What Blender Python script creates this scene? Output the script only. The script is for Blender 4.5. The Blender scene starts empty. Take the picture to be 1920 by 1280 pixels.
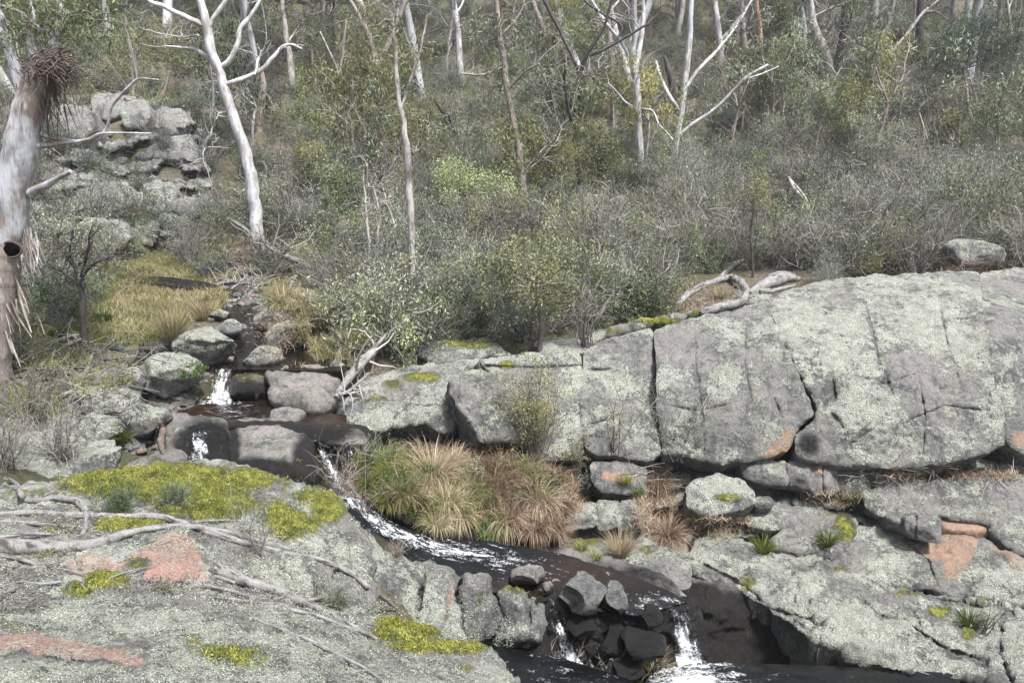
import bpy, math, random
import numpy as np
from mathutils import Vector
from mathutils.geometry import delaunay_2d_cdt
# ---------------------------------------------------------------- camera, sky, sun, exposure
SC = bpy.context.scene
HF = 66.0
FPX = 960/math.tan(math.radians(HF/2))
PIT = math.radians(-14)
cam = bpy.data.cameras.new("camera"); camo = bpy.data.objects.new("camera", cam)
SC.collection.objects.link(camo); SC.camera = camo
cam.sensor_width = 36; cam.lens = 18/math.tan(math.radians(HF/2)); cam.clip_start = .1; cam.clip_end = 600
camo.location = (0, 0, 0); camo.rotation_euler = (math.radians(90)+PIT, 0, 0)
W = bpy.data.worlds.new("World"); SC.world = W; W.use_nodes = True
nt = W.node_tree; bg = nt.nodes['Background']
sky = nt.nodes.new('ShaderNodeTexSky'); sky.sky_type = 'NISHITA'; sky.sun_disc = False
SUN_EL, SUN_AZ = math.radians(64), math.radians(140)
sky.sun_elevation = SUN_EL; sky.sun_rotation = SUN_AZ; sky.dust_density = 3.0; sky.air_density = 1.0
bw = nt.nodes.new('ShaderNodeRGBToBW'); mxs = nt.nodes.new('ShaderNodeMix'); mxs.data_type = 'RGBA'; mxs.inputs[0].default_value = .62   # bright thin cloud over the blue
nt.links.new(sky.outputs[0], bw.inputs[0]); nt.links.new(sky.outputs[0], mxs.inputs[6]); nt.links.new(bw.outputs[0], mxs.inputs[7]); nt.links.new(mxs.outputs[2], bg.inputs[0]); bg.inputs[1].default_value = 0.115
sl = bpy.data.lights.new("sun", 'SUN'); sl.energy = 3.2; sl.angle = math.radians(9); sl.color = (1, .98, .95)
so = bpy.data.objects.new("sun", sl); SC.collection.objects.link(so)
sd = Vector((math.sin(SUN_AZ)*math.cos(SUN_EL), math.cos(SUN_AZ)*math.cos(SUN_EL), math.sin(SUN_EL)))
so.rotation_euler = sd.to_track_quat('Z', 'Y').to_euler(); so.location = (0, -5, 30)
SC.view_settings.view_transform = 'Standard'; SC.view_settings.look = 'None'
SC.view_settings.exposure = 1.4; SC.view_settings.gamma = 1
SC.cycles.max_bounces = 5; SC.cycles.diffuse_bounces = 3; SC.cycles.transparent_max_bounces = 6
SC.cycles.use_denoising = True; SC.cycles.denoising_prefilter = 'ACCURATE'; SC.cycles.denoising_input_passes = 'RGB_ALBEDO_NORMAL'
COL = SC.collection
RNG = np.random.default_rng(7)
# ---------------------------------------------------------------- maths
CP, SP = math.cos(PIT), math.sin(PIT)
def w(px, py, Y):
    px = np.asarray(px, float); py = np.asarray(py, float)
    u = -(py-640)/FPX; r = (px-960)/FPX
    dy = CP-u*SP; dz = SP+u*CP
    k = Y/dy
    return np.stack([r*k, dy*k, dz*k], -1)
def proj(P):
    P = np.asarray(P, float)
    f = P[..., 1]*CP+P[..., 2]*SP; u = -P[..., 1]*SP+P[..., 2]*CP
    f = np.maximum(f, 1e-3)
    return 960+FPX*P[..., 0]/f, 640-FPX*u/f
def _h(ix, iy, iz, s):
    h = (ix*374761393+iy*668265263+iz*2147483647+s*1274126177) & 0xffffffff
    h = ((h ^ (h >> 13))*1274126177) & 0xffffffff
    h = ((h ^ (h >> 16))*2246822519) & 0xffffffff
    return h ^ (h >> 15)
def noise(P, s=0):
    P = np.asarray(P, float); i = np.floor(P).astype(np.int64); f = P-i
    u = f*f*f*(f*(f*6-15)+10); out = 0
    for dx in (0, 1):
        for dy in (0, 1):
            for dz in (0, 1):
                h = _h(i[..., 0]+dx, i[..., 1]+dy, i[..., 2]+dz, s)
                g = ((h & 1023)/511.5-1)*(f[..., 0]-dx)+(((h >> 10) & 1023)/511.5-1)*(f[..., 1]-dy)+(((h >> 20) & 1023)/511.5-1)*(f[..., 2]-dz)
                out = out+g*(u[..., 0] if dx else 1-u[..., 0])*(u[..., 1] if dy else 1-u[..., 1])*(u[..., 2] if dz else 1-u[..., 2])
    return out
def fbm(P, o=4, s=0, g=.5):
    P = np.asarray(P, float); a = 1; t = 0
    for k in range(o):
        t = t+a*noise(P, s+k*17); P = P*2.03+5.1; a *= g
    return t
def smooth(t):
    t = np.clip(t, 0, 1); return t*t*(3-2*t)
def inpoly(x, y, poly):
    c = np.zeros(x.shape, bool); n = len(poly)
    for i in range(n):
        x1, y1 = poly[i]; x2, y2 = poly[(i+1) % n]
        if y1 == y2: continue
        c ^= ((y1 > y) != (y2 > y)) & (x < (x2-x1)*(y-y1)/(y2-y1)+x1)
    return c
def segdist(x, y, pl, closed=False):
    d = np.full(x.shape, 1e9); n = len(pl)
    for i in range(n if closed else n-1):
        x1, y1 = pl[i][0], pl[i][1]; x2, y2 = pl[(i+1) % n][0], pl[(i+1) % n][1]
        vx, vy = x2-x1, y2-y1; L = vx*vx+vy*vy+1e-9
        t = np.clip(((x-x1)*vx+(y-y1)*vy)/L, 0, 1)
        d = np.minimum(d, np.hypot(x-x1-t*vx, y-y1-t*vy))
    return d
def catmull(P, n=6):
    P = np.asarray(P, float)
    if len(P) < 3:
        t = np.linspace(0, 1, n+1)[:, None]; return P[0]*(1-t)+P[-1]*t
    Q = np.vstack([2*P[0]-P[1], P, 2*P[-1]-P[-2]]); out = []
    for i in range(1, len(Q)-2):
        t = np.linspace(0, 1, n, endpoint=False)[:, None]
        a, b, c, d = Q[i-1], Q[i], Q[i+1], Q[i+2]
        out.append(.5*((2*b)+(c-a)*t+(2*a-5*b+4*c-d)*t**2+(3*b-a-3*c+d)*t**3))
    out.append(P[-1:]); return np.vstack(out)
# ---------------------------------------------------------------- mesh builder
class MB:
    def __init__(s): s.V = []; s.F = []; s.M = []; s.A = []; s.n = 0
    def add(s, V, F, m=0, v=.5):
        V = np.asarray(V, float); F = np.asarray(F, np.int64)
        s.V.append(V); s.F.append(F+s.n); s.M.append(np.full(len(F), m)); s.n += len(V)
        s.A.append(np.broadcast_to(np.asarray(v, float), (len(V),)))
    def build(s, name, mats, parent=None, smoothf=True, attrs=None, link=True):
        me = bpy.data.meshes.new(name)
        if s.n:
            V = np.vstack(s.V); me.vertices.add(len(V)); me.vertices.foreach_set('co', V.astype(np.float32).ravel())
            sizes = np.concatenate([np.full(len(f), f.shape[1]) for f in s.F])
            idx = np.concatenate([f.ravel() for f in s.F])
            me.loops.add(len(idx)); me.loops.foreach_set('vertex_index', idx.astype(np.int32))
            me.polygons.add(len(sizes)); st = np.concatenate([[0], np.cumsum(sizes)[:-1]])
            me.polygons.foreach_set('loop_start', st.astype(np.int32))
            me.polygons.foreach_set('material_index', np.concatenate(s.M).astype(np.int32))
            me.polygons.foreach_set('use_smooth', np.full(len(sizes), smoothf))
            at = me.attributes.new('v', 'FLOAT', 'POINT'); at.data.foreach_set('value', np.concatenate(s.A).astype(np.float32))
            for k, a in (attrs or {}).items():
                at = me.attributes.new(k, 'FLOAT', 'POINT'); at.data.foreach_set('value', np.asarray(a, np.float32))
            me.update(calc_edges=True)
        for m in (mats if isinstance(mats, (list, tuple)) else [mats]): me.materials.append(m)
        o = bpy.data.objects.new(name, me)
        if link: COL.objects.link(o)
        if parent: o.parent = parent
        return o
def tag(o, label=None, cat=None, group=None, kind=None):
    if label: o['label'] = label
    if cat: o['category'] = cat
    if group: o['group'] = group
    if kind: o['kind'] = kind
    return o
def empty(name, label, cat, group=None, loc=(0, 0, 0)):
    o = bpy.data.objects.new(name, None); COL.objects.link(o); o.location = loc; o.empty_display_size = .2
    return tag(o, label, cat, group)
def tube(mb, P, R, sides=6, m=0, v=.5, cap=True):
    P = np.asarray(P, float); R = np.asarray(R, float); n = len(P)
    T = np.gradient(P, axis=0); T /= np.linalg.norm(T, axis=1)[:, None]+1e-12
    ref = np.array([0, 1., 0]) if abs(T[:, 1]).mean() < .8 else np.array([1., 0, 0])
    A = np.cross(T, ref); A /= np.linalg.norm(A, axis=1)[:, None]+1e-12; B = np.cross(T, A)
    an = np.arange(sides)*2*math.pi/sides
    V = P[:, None]+R.reshape(n, -1)[:, :, None]*(A[:, None]*np.cos(an)[None, :, None]+B[:, None]*np.sin(an)[None, :, None])
    V = V.reshape(-1, 3); i = np.arange(n-1)[:, None]*sides; j = np.arange(sides)[None]
    F = np.stack([i+j, i+(j+1) % sides, i+sides+(j+1) % sides, i+sides+j], -1).reshape(-1, 4)
    if isinstance(v, str):
        q = np.stack([np.tile(np.arange(sides)*1.37, n), np.repeat(np.arange(n)*.23, sides), np.full(n*sides, P[0, 0]*3)], 1); vv = np.clip(.5+fbm(q, 2, 3)*.9, 0, 1); v = .5
    else: vv = v if np.ndim(v) == 0 else np.repeat(v, sides)
    mb.add(V, F, m, vv)
    if cap:
        c = np.vstack([V[-sides:], P[-1:]+T[-1]*R.ravel()[-1]*.6]); f = np.stack([np.arange(sides), (np.arange(sides)+1) % sides, np.full(sides, sides)], -1)
        mb.add(c, f, m, v if np.ndim(v) == 0 else v[-1])
        c = np.vstack([V[:sides], P[:1]]); mb.add(c, f[:, ::-1], m, v if np.ndim(v) == 0 else v[0])
def leaves(mb, C, D, L, Wd, m=0, v=.5, rng=RNG):
    """C centres, D directions, lengths, widths -> diamond quads"""
    n = len(C); D = D/(np.linalg.norm(D, axis=1)[:, None]+1e-9)
    S = rng.normal(size=(n, 3)); S = np.cross(D, S); S /= np.linalg.norm(S, axis=1)[:, None]+1e-9
    L = np.broadcast_to(L, (n,))[:, None]; Wd = np.broadcast_to(Wd, (n,))[:, None]
    N = np.cross(D, S)
    V = np.stack([C-D*L/2, C+S*Wd/2+N*L*.06-D*L*.1, C+D*L/2, C-S*Wd/2+N*L*.06-D*L*.1], 1).reshape(-1, 3)
    F = np.arange(4*n).reshape(-1, 4)
    mb.add(V, F, m, np.repeat(np.broadcast_to(v, (n,)), 4))
def blades(mb, B, D, L, Wd, droop, m=0, v=.5, seg=4, rng=RNG):
    """grass blades: base, initial direction, length, width, droop"""
    n = len(B); D = D/(np.linalg.norm(D, axis=1)[:, None]+1e-9)
    S = np.cross(D, rng.normal(size=(n, 3))); S /= np.linalg.norm(S, axis=1)[:, None]+1e-9
    L = np.broadcast_to(L, (n,))[:, None]; Wd = np.broadcast_to(Wd, (n,))[:, None]; dr = np.broadcast_to(droop, (n,))[:, None]
    p = B.copy(); d = D.copy(); rows = []
    for k in range(seg+1):
        t = k/seg; ww = Wd*(1-t**1.6*.92)/2
        rows.append(p-S*ww); rows.append(p+S*ww)
        d = d+np.array([0, 0, -1.])*dr/seg*(.4+t*1.2); d /= np.linalg.norm(d, axis=1)[:, None]; p = p+d*L/seg
    V = np.stack(rows, 1).reshape(-1, 3); K = 2*(seg+1)
    base = np.arange(n)[:, None]*K; j = np.arange(seg)[None]*2
    F = np.stack([base+j, base+j+1, base+j+3, base+j+2], -1).reshape(-1, 4)
    mb.add(V, F, m, np.repeat(np.broadcast_to(v, (n,)), K))
# ---------------------------------------------------------------- materials
class NT:
    def __init__(s, name):
        s.m = bpy.data.materials.new(name); s.m.use_nodes = True; s.t = s.m.node_tree; s.N = s.t.nodes
        s.b = s.N['Principled BSDF']; s.b.inputs['Specular IOR Level'].default_value = .3
    def n(s, ty, **k):
        x = s.N.new(ty)
        for a, b in k.items(): setattr(x, a, b)
        return x
    def L(s, a, b): s.t.links.new(a, b)
    def val(s, sock, v):
        if isinstance(v, bpy.types.NodeSocket): s.L(v, sock)
        elif sock.type == 'RGBA': sock.default_value = (*v[:3], 1) if isinstance(v, tuple) else (v, v, v, 1)
        else: sock.default_value = v
    def coord(s, sc=(1, 1, 1), rot=(0, 0, 0)):
        c = s.n('ShaderNodeTexCoord'); mp = s.n('ShaderNodeMapping'); s.L(c.outputs['Object'], mp.inputs[0])
        mp.inputs['Scale'].default_value = sc; mp.inputs['Rotation'].default_value = rot
        return mp.outputs[0]
    def noise(s, co, scale, det=6, rough=.6, dist=0):
        x = s.n('ShaderNodeTexNoise'); s.L(co, x.inputs['Vector']); x.inputs['Scale'].default_value = scale
        x.inputs['Detail'].default_value = det; x.inputs['Roughness'].default_value = rough; x.inputs['Distortion'].default_value = dist
        return x.outputs['Fac']
    def vor(s, co, scale, feat='F1', out='Distance'):
        x = s.n('ShaderNodeTexVoronoi', feature=feat); s.L(co, x.inputs['Vector']); x.inputs['Scale'].default_value = scale
        return x.outputs[out]
    def ramp(s, f, a, b, lo=0, hi=1):
        x = s.n('ShaderNodeMapRange'); s.val(x.inputs[0], f)
        for i, q in zip((1, 2, 3, 4), (a, b, lo, hi)): s.val(x.inputs[i], q)
        return x.outputs[0]
    def cr(s, f, stops):
        x = s.n('ShaderNodeValToRGB'); s.val(x.inputs[0], f); e = x.color_ramp.elements
        while len(e) < len(stops): e.new(.5)
        for q, (p, c) in zip(e, stops): q.position = p; q.color = (*c, 1)
        return x.outputs[0]
    def mix(s, f, a, b, mode='MIX'):
        x = s.n('ShaderNodeMix', data_type='RGBA', blend_type=mode); s.val(x.inputs[0], f); s.val(x.inputs[6], a); s.val(x.inputs[7], b)
        return x.outputs[2]
    def ma(s, op, a, b=0.0, c=0.0):
        x = s.n('ShaderNodeMath', operation=op); s.val(x.inputs[0], a); s.val(x.inputs[1], b); s.val(x.inputs[2], c); return x.outputs[0]
    def attr(s, name):
        return s.n('ShaderNodeAttribute', attribute_name=name).outputs['Fac']
    def bump(s, h, st, dist=.02):
        x = s.n('ShaderNodeBump'); x.inputs['Strength'].default_value = st; x.inputs['Distance'].default_value = dist
        s.L(h, x.inputs['Height']); s.L(x.outputs[0], s.b.inputs['Normal'])
    def nz(s):
        g = s.n('ShaderNodeNewGeometry'); x = s.n('ShaderNodeSeparateXYZ'); s.L(g.outputs['Normal'], x.inputs[0]); return x.outputs[2]
    def mixv(s, co, a):
        x = s.n('ShaderNodeTexNoise'); s.L(co, x.inputs['Vector']); x.inputs['Scale'].default_value = 14; y = s.n('ShaderNodeVectorMath', operation='MULTIPLY_ADD'); s.L(x.outputs['Color'], y.inputs[0]); y.inputs[1].default_value = (a*3,)*3; s.L(co, y.inputs[2]); return y.outputs[0]
    def out(s, col, rough=.85):
        s.val(s.b.inputs['Base Color'], col); s.val(s.b.inputs['Roughness'], rough); return s.m
def rock_mat(name, sc=1.0, A=(.065, .07, .07), B=(.165, .165, .155), lichen=(.59, .61, .525), RAW=((.24, .15, .11), (.44, .30, .22)), wf=.55):
    q = NT(name); co = q.coord(); up = q.nz()
    big = q.noise(co, .8*sc, 4, .6); mid = q.noise(co, 2.3*sc, 13, .80, .3); zone = q.noise(co, 1.1*sc, 5, .65, .4); fine = q.noise(co, 16*sc, 10, .85); sp = q.noise(co, 70*sc, 4, .85)
    spots = q.vor(co, 22*sc)
    c = q.mix(q.ramp(q.noise(co, 1.6*sc, 8, .7), .42, .58), A, B)
    c = q.mix(q.ramp(big, .5, .62, 0, .6), c, (.22, .195, .19))
    c = q.mix(q.ramp(sp, .48, .62, 0, .6), c, (.42, .41, .40))
    c = q.mix(q.ramp(sp, .44, .36, 0, .8), c, (.035, .037, .04))
    c = q.mix(q.ramp(mid, .455, .38, 0, .85), c, (.045, .05, .05))
    c = q.mix(q.ramp(fine, .52, .60, 0, .45), c, (.36, .355, .34)); c = q.mix(q.ramp(fine, .47, .40, 0, .6), c, (.04, .042, .042))
    stn = q.noise(q.coord((2.2, 2.2, .32)), 1.6*sc, 7, .7)
    c = q.mix(q.ramp(stn, .54, .64, 0, .65), c, (.055, .058, .06))
    # pale lichen crust, denser where the surface faces up
    l = q.ma('ADD', q.attr('lich'), q.ramp(up, -.2, 1, -.2, .2))
    l = q.ma('ADD', l, q.ramp(big, .35, .65, .30, -.34))
    lf = q.ma('ADD', q.ma('MULTIPLY', mid, 1-wf), q.ma('MULTIPLY', fine, wf))
    l = q.ma('ADD', l, q.ma('ADD', q.ramp(zone, .38, .62, -.28, .28), q.ramp(stn, .54, .66, .0, -.5)))
    th = q.ma('SUBTRACT', .602, q.ma('MULTIPLY', l, .185))
    lm = q.ramp(q.ma('SUBTRACT', lf, th), -.012, .03)
    lm2 = q.ma('MULTIPLY', q.ramp(spots, .24, .16), q.ramp(q.noise(co, 2.4*sc, 6, .7), .5, .56))
    lm = q.ma('MAXIMUM', lm, q.ma('MULTIPLY', lm2, q.ramp(q.attr('lich'), .1, .4)))
    lcol = q.mix(q.ramp(q.noise(co, 5*sc, 6, .75), .4, .6), lichen, tuple(k*.62 for k in lichen))
    lcol = q.mix(q.ramp(fine, .50, .42, 0, .5), lcol, tuple(k*.35 for k in lichen))
    lcol = q.mix(q.ramp(sp, .40, .50, .9, 0), lcol, tuple(k*.25 for k in lichen))
    rm = q.ramp(q.ma('ADD', q.attr('raw'), q.ma('ADD', q.ma('MULTIPLY', fine, .5), q.ma('MULTIPLY', q.ma('SUBTRACT', mid, .5), 1.5))), .62, .82)
    c = q.mix(q.ma('MULTIPLY', rm, .9), c, q.mix(q.ramp(fine, .38, .62), RAW[0], RAW[1]))
    ro = q.vor(co, 34*sc)
    lcol = q.mix(q.ramp(ro, .42, .62, 0, .4), lcol, tuple(k*.22 for k in lichen))
    c = q.mix(q.ma('MULTIPLY', lm, q.ramp(rm, 0, 1, .93, .5)), c, lcol)
    wet = q.ramp(q.ma('ADD', q.attr('wet'), q.ma('ADD', q.ma('MULTIPLY', q.noise(co, 2.5*sc, 8, .7), 1.0), q.ma('MULTIPLY', q.ma('SUBTRACT', fine, .5), .6))), .72, 1.25)
    c = q.mix(wet, c, q.mix(.95, c, (.008, .007, .007)))
    mf = q.ma('ADD', q.attr('moss'), q.ma('ADD', q.ma('MULTIPLY', q.ma('SUBTRACT', mid, .5), 1.5), q.ma('MULTIPLY', q.ma('SUBTRACT', fine, .5), 1.9))); mm = q.ramp(mf, .25, .42)
    mc = q.cr(q.noise(co, 7*sc, 10, .8), [(.35, (.09, .08, .025)), (.44, (.17, .175, .035)), (.52, (.29, .30, .05)), (.62, (.46, .45, .12))])
    mc = q.mix(q.ramp(zone, .45, .6, 0, .7), mc, q.mix(.5, mc, (.10, .14, .02)))
    mc = q.mix(q.ramp(fine, .47, .38, 0, .75), mc, (.035, .04, .01))
    c = q.mix(mm, c, mc)
    h = q.ma('ADD', q.ma('MULTIPLY', mid, 1.0), q.ma('ADD', q.ma('MULTIPLY', fine, .6), q.ma('MULTIPLY', lm, q.ramp(ro, .2, .6, .26, .0))))
    h = q.ma('ADD', h, q.ma('MULTIPLY', mm, q.ma('MULTIPLY', q.noise(co, 40*sc, 5), .8)))
    q.bump(h, 1.0, .09/sc)
    r = q.ma('SUBTRACT', .9, q.ma('MULTIPLY', wet, .5)); r = q.mix(mm, r, .95)
    return q.out(c, r)
M_ROCK = rock_mat('lichened_granite')
M_NEAR = rock_mat('near_granite', 1.5, A=(.07, .075, .065), B=(.17, .165, .15), lichen=(.64, .66, .57), RAW=((.33, .18, .145), (.55, .36, .30)), wf=.62)
M_BROWN = rock_mat('river_granite', 1.2, A=(.115, .108, .10), B=(.25, .22, .20))
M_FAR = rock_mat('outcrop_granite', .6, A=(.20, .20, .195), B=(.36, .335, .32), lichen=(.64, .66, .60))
def bark_mat(name, base, patchc, dark, sc=3.0, patchamt=.5, strip=.4, vs=0):
    q = NT(name); co = q.coord((1, 1, .12)); c2 = q.coord((1, 1, .4))
    a = q.noise(co, 10*sc, 8, .7); b = q.noise(c2, 2.2*sc, 6, .65); d = q.noise(co, 30*sc, 4, .7)
    c = q.mix(q.ramp(b, .62-patchamt*.3, .70-patchamt*.25), base, patchc)
    c = q.mix(q.ramp(a, .5, .7, 0, strip), c, dark)
    c = q.mix(q.ramp(d, .35, .65, 0, .25), c, tuple(k*.5 for k in base))
    if vs:
        vv = q.ma('ADD', q.attr('v'), q.ma('MULTIPLY', q.ma('SUBTRACT', d, .5), .6)); c = q.mix(q.ramp(vv, .58, .80, 0, vs), c, dark); c = q.mix(q.ramp(vv, .42, .2, 0, .5), c, tuple(min(1, k*1.45) for k in base))
    q.bump(q.ma('ADD', a, q.ma('MULTIPLY', b, .6)), .6, .03)
    return q.out(c, .8)
M_GUM = bark_mat('white_gum_bark', (.50, .51, .53), (.30, .27, .25), (.15, .13, .12), 1.5, .5, .7, .4)
M_OLDGUM = bark_mat('old_gum_bark', (.42, .43, .46), (.23, .18, .155), (.10, .08, .07), 1.3, .52, .8, .55)
M_GREY = bark_mat('grey_bark', (.46, .435, .42), (.24, .19, .17), (.09, .07, .06), 3, .5, .8)
M_BROWNB = bark_mat('brown_stringy_bark', (.27, .225, .20), (.38, .34, .32), (.06, .045, .04), 4, .4, .9)
M_DARKB = bark_mat('dark_bark', (.07, .062, .06), (.12, .10, .095), (.02, .02, .02), 4, .4, .7)
M_ORB = bark_mat('orange_bark', (.45, .27, .17), (.5, .42, .35), (.2, .1, .06), 3, .4, .5)
M_DEAD = bark_mat('weathered_wood', (.235, .23, .225), (.17, .16, .155), (.05, .046, .045), 6, .4, .7, .95)
M_NEST = bark_mat('shed_bark', (.11, .085, .075), (.20, .16, .14), (.03, .025, .02), 5, .5, .9)
_h2 = NT('hollow_shade'); _h2.b.inputs['Specular IOR Level'].default_value = 0; M_HOLE_SHADE = _h2.out((.004, .003, .003), 1.0)  # near-black colour stands for the shade inside hollows
def leaf_mat(name, stops, trans=.25):
    q = NT(name); oi = q.n('ShaderNodeObjectInfo')
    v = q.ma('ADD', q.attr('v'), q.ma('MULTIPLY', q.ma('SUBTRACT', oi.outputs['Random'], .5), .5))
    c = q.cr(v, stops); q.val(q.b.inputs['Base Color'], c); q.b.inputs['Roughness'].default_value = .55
    tr = q.n('ShaderNodeBsdfTranslucent'); q.L(c, tr.inputs[0]); mx = q.n('ShaderNodeMixShader'); mx.inputs[0].default_value = trans
    q.L(q.b.outputs[0], mx.inputs[1]); q.L(tr.outputs[0], mx.inputs[2]); q.L(mx.outputs[0], q.N['Material Output'].inputs[0])
    return q.m
M_EUC = leaf_mat('gum_leaves', [(0, (.03, .042, .022)), (.5, (.115, .15, .07)), (.8, (.27, .31, .17)), (1, (.42, .34, .23))])
M_EUCB = leaf_mat('blue_green_leaves', [(0, (.04, .06, .045)), (.5, (.125, .165, .12)), (.85, (.28, .33, .25)), (1, (.42, .43, .35))])
M_OLIVE = leaf_mat('olive_leaves', [(0, (.06, .065, .03)), (.45, (.17, .18, .08)), (.8, (.34, .335, .15)), (1, (.45, .33, .17))])
M_LIME = leaf_mat('pale_green_leaves', [(0, (.10, .13, .05)), (.5, (.27, .33, .15)), (1, (.52, .56, .30))])
M_GREY_L = leaf_mat('grey_green_leaves', [(0, (.035, .043, .03)), (.45, (.14, .165, .11)), (1, (.44, .47, .34))])
M_BRIGHT = leaf_mat('bright_green_leaves', [(0, (.035, .08, .015)), (.5, (.08, .16, .03)), (1, (.17, .26, .06))])
M_BLUE = leaf_mat('blue_wattle_leaves', [(0, (.08, .10, .085)), (.5, (.19, .22, .185)), (1, (.32, .35, .30))])
M_TWIG = leaf_mat('twigs', [(0, (.04, .033, .03)), (.5, (.15, .132, .125)), (1, (.38, .355, .335))], 0)
M_STRAW = leaf_mat('straw_grass', [(0, (.13, .11, .06)), (.5, (.34, .29, .17)), (1, (.56, .50, .34))], .3)
M_RUST = leaf_mat('rusty_grass', [(0, (.075, .05, .035)), (.5, (.235, .16, .11)), (1, (.46, .37, .27))], .3)
M_GRASS = leaf_mat('green_grass', [(0, (.04, .06, .012)), (.5, (.12, .15, .03)), (1, (.27, .27, .09))], .3)
M_PALEG = leaf_mat('pale_tussock', [(0, (.25, .19, .12)), (.5, (.42, .35, .24)), (1, (.6, .53, .4))], .3)
M_MOSS = leaf_mat('moss_tufts', [(0, (.035, .04, .012)), (.4, (.11, .125, .03)), (.75, (.25, .26, .05)), (1, (.38, .35, .11))], .2)
M_LICH = leaf_mat('lichen_lobes', [(0, (.07, .075, .06)), (.35, (.22, .24, .195)), (.7, (.41, .435, .365)), (1, (.60, .62, .54))], .1)
# ground: litter, soil, dry grass
def ground_mat():
    q = NT('leaf_litter'); co = q.coord(); big = q.noise(co, .35, 5, .6); mid = q.noise(co, 4, 9, .75); fine = q.noise(co, 22, 8, .8)
    c = q.cr(fine, [(.36, (.03, .023, .017)), (.46, (.10, .08, .058)), (.54, (.20, .165, .13)), (.64, (.36, .31, .26))])
    c = q.mix(q.ramp(big, .40, .58, 0, .75), c, (.07, .08, .035))
    c = q.mix(q.ramp(q.ma('ADD', q.attr('grass'), q.ma('MULTIPLY', mid, .5)), .6, .85), c, q.cr(fine, [(.35, (.10, .09, .03)), (.5, (.27, .22, .09)), (.65, (.42, .35, .17))]))
    wet = q.ramp(q.attr('wet'), .3, .8)
    c = q.mix(wet, c, q.mix(.75, c, (.02, .012, .008)))
    q.bump(q.ma('ADD', mid, fine), 1.0, .08)
    return q.out(c, q.ma('SUBTRACT', .95, q.ma('MULTIPLY', wet, .5)))
M_GROUND = ground_mat()
def water_mat():
    q = NT('stream_water'); co = q.coord()
    s = q.attr('s'); t = q.attr('t'); cx = q.n('ShaderNodeCombineXYZ'); q.L(s, cx.inputs[0]); q.L(t, cx.inputs[1])
    mp = q.n('ShaderNodeMapping'); q.L(cx.outputs[0], mp.inputs[0]); mp.inputs['Scale'].default_value = (1.5, 5.5, 1)
    st = q.noise(mp.outputs[0], 2.2, 8, .7, .6); rp = q.noise(co, 6, 5, .6, .8); fo = q.attr('foam'); fn = q.noise(co, 30, 8, .75, .5)
    f = q.ma('ADD', fo, q.ma('ADD', q.ma('MULTIPLY', q.ma('SUBTRACT', st, .5), 2.0), q.ma('MULTIPLY', q.ma('SUBTRACT', fn, .5), 1.6)))
    fm = q.ramp(f, .36, .92)
    body = q.mix(q.ramp(q.attr('shal'), 0, 1), (.004, .0045, .005), (.030, .017, .009))
    q.val(q.b.inputs['Base Color'], q.mix(fm, body, (.78, .82, .86)))
    q.val(q.b.inputs['Roughness'], q.ramp(fm, 0, 1, .06, .6)); q.b.inputs['Specular IOR Level'].default_value = .42
    q.bump(q.ma('ADD', q.ma('MULTIPLY', rp, .5), q.ma('MULTIPLY', q.ma('ADD', st, fm), q.ramp(fo, 0, .6, .10, .9))), .3, .05)
    tr = q.n('ShaderNodeBsdfTransparent'); mx = q.n('ShaderNodeMixShader'); q.L(q.ma('MULTIPLY', q.attr('film'), q.ramp(fm, 0, .5, .82, 0)), mx.inputs[0])
    q.L(q.b.outputs[0], mx.inputs[1]); q.L(tr.outputs[0], mx.inputs[2]); q.L(mx.outputs[0], q.N['Material Output'].inputs[0])
    return q.m
M_WATER = water_mat()
def shaded_soil_mat():
    q = NT('shaded_bank_soil'); co = q.coord(); f = q.noise(co, 9, 9, .8)
    c = q.cr(f, [(.35, (.008, .006, .005)), (.5, (.035, .026, .02)), (.65, (.10, .075, .055))]); q.bump(f, 1, .1); return q.out(c, .9)  # soil blackened to carry the shade under the overhanging grass
M_SHADED_SOIL = shaded_soil_mat()
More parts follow.
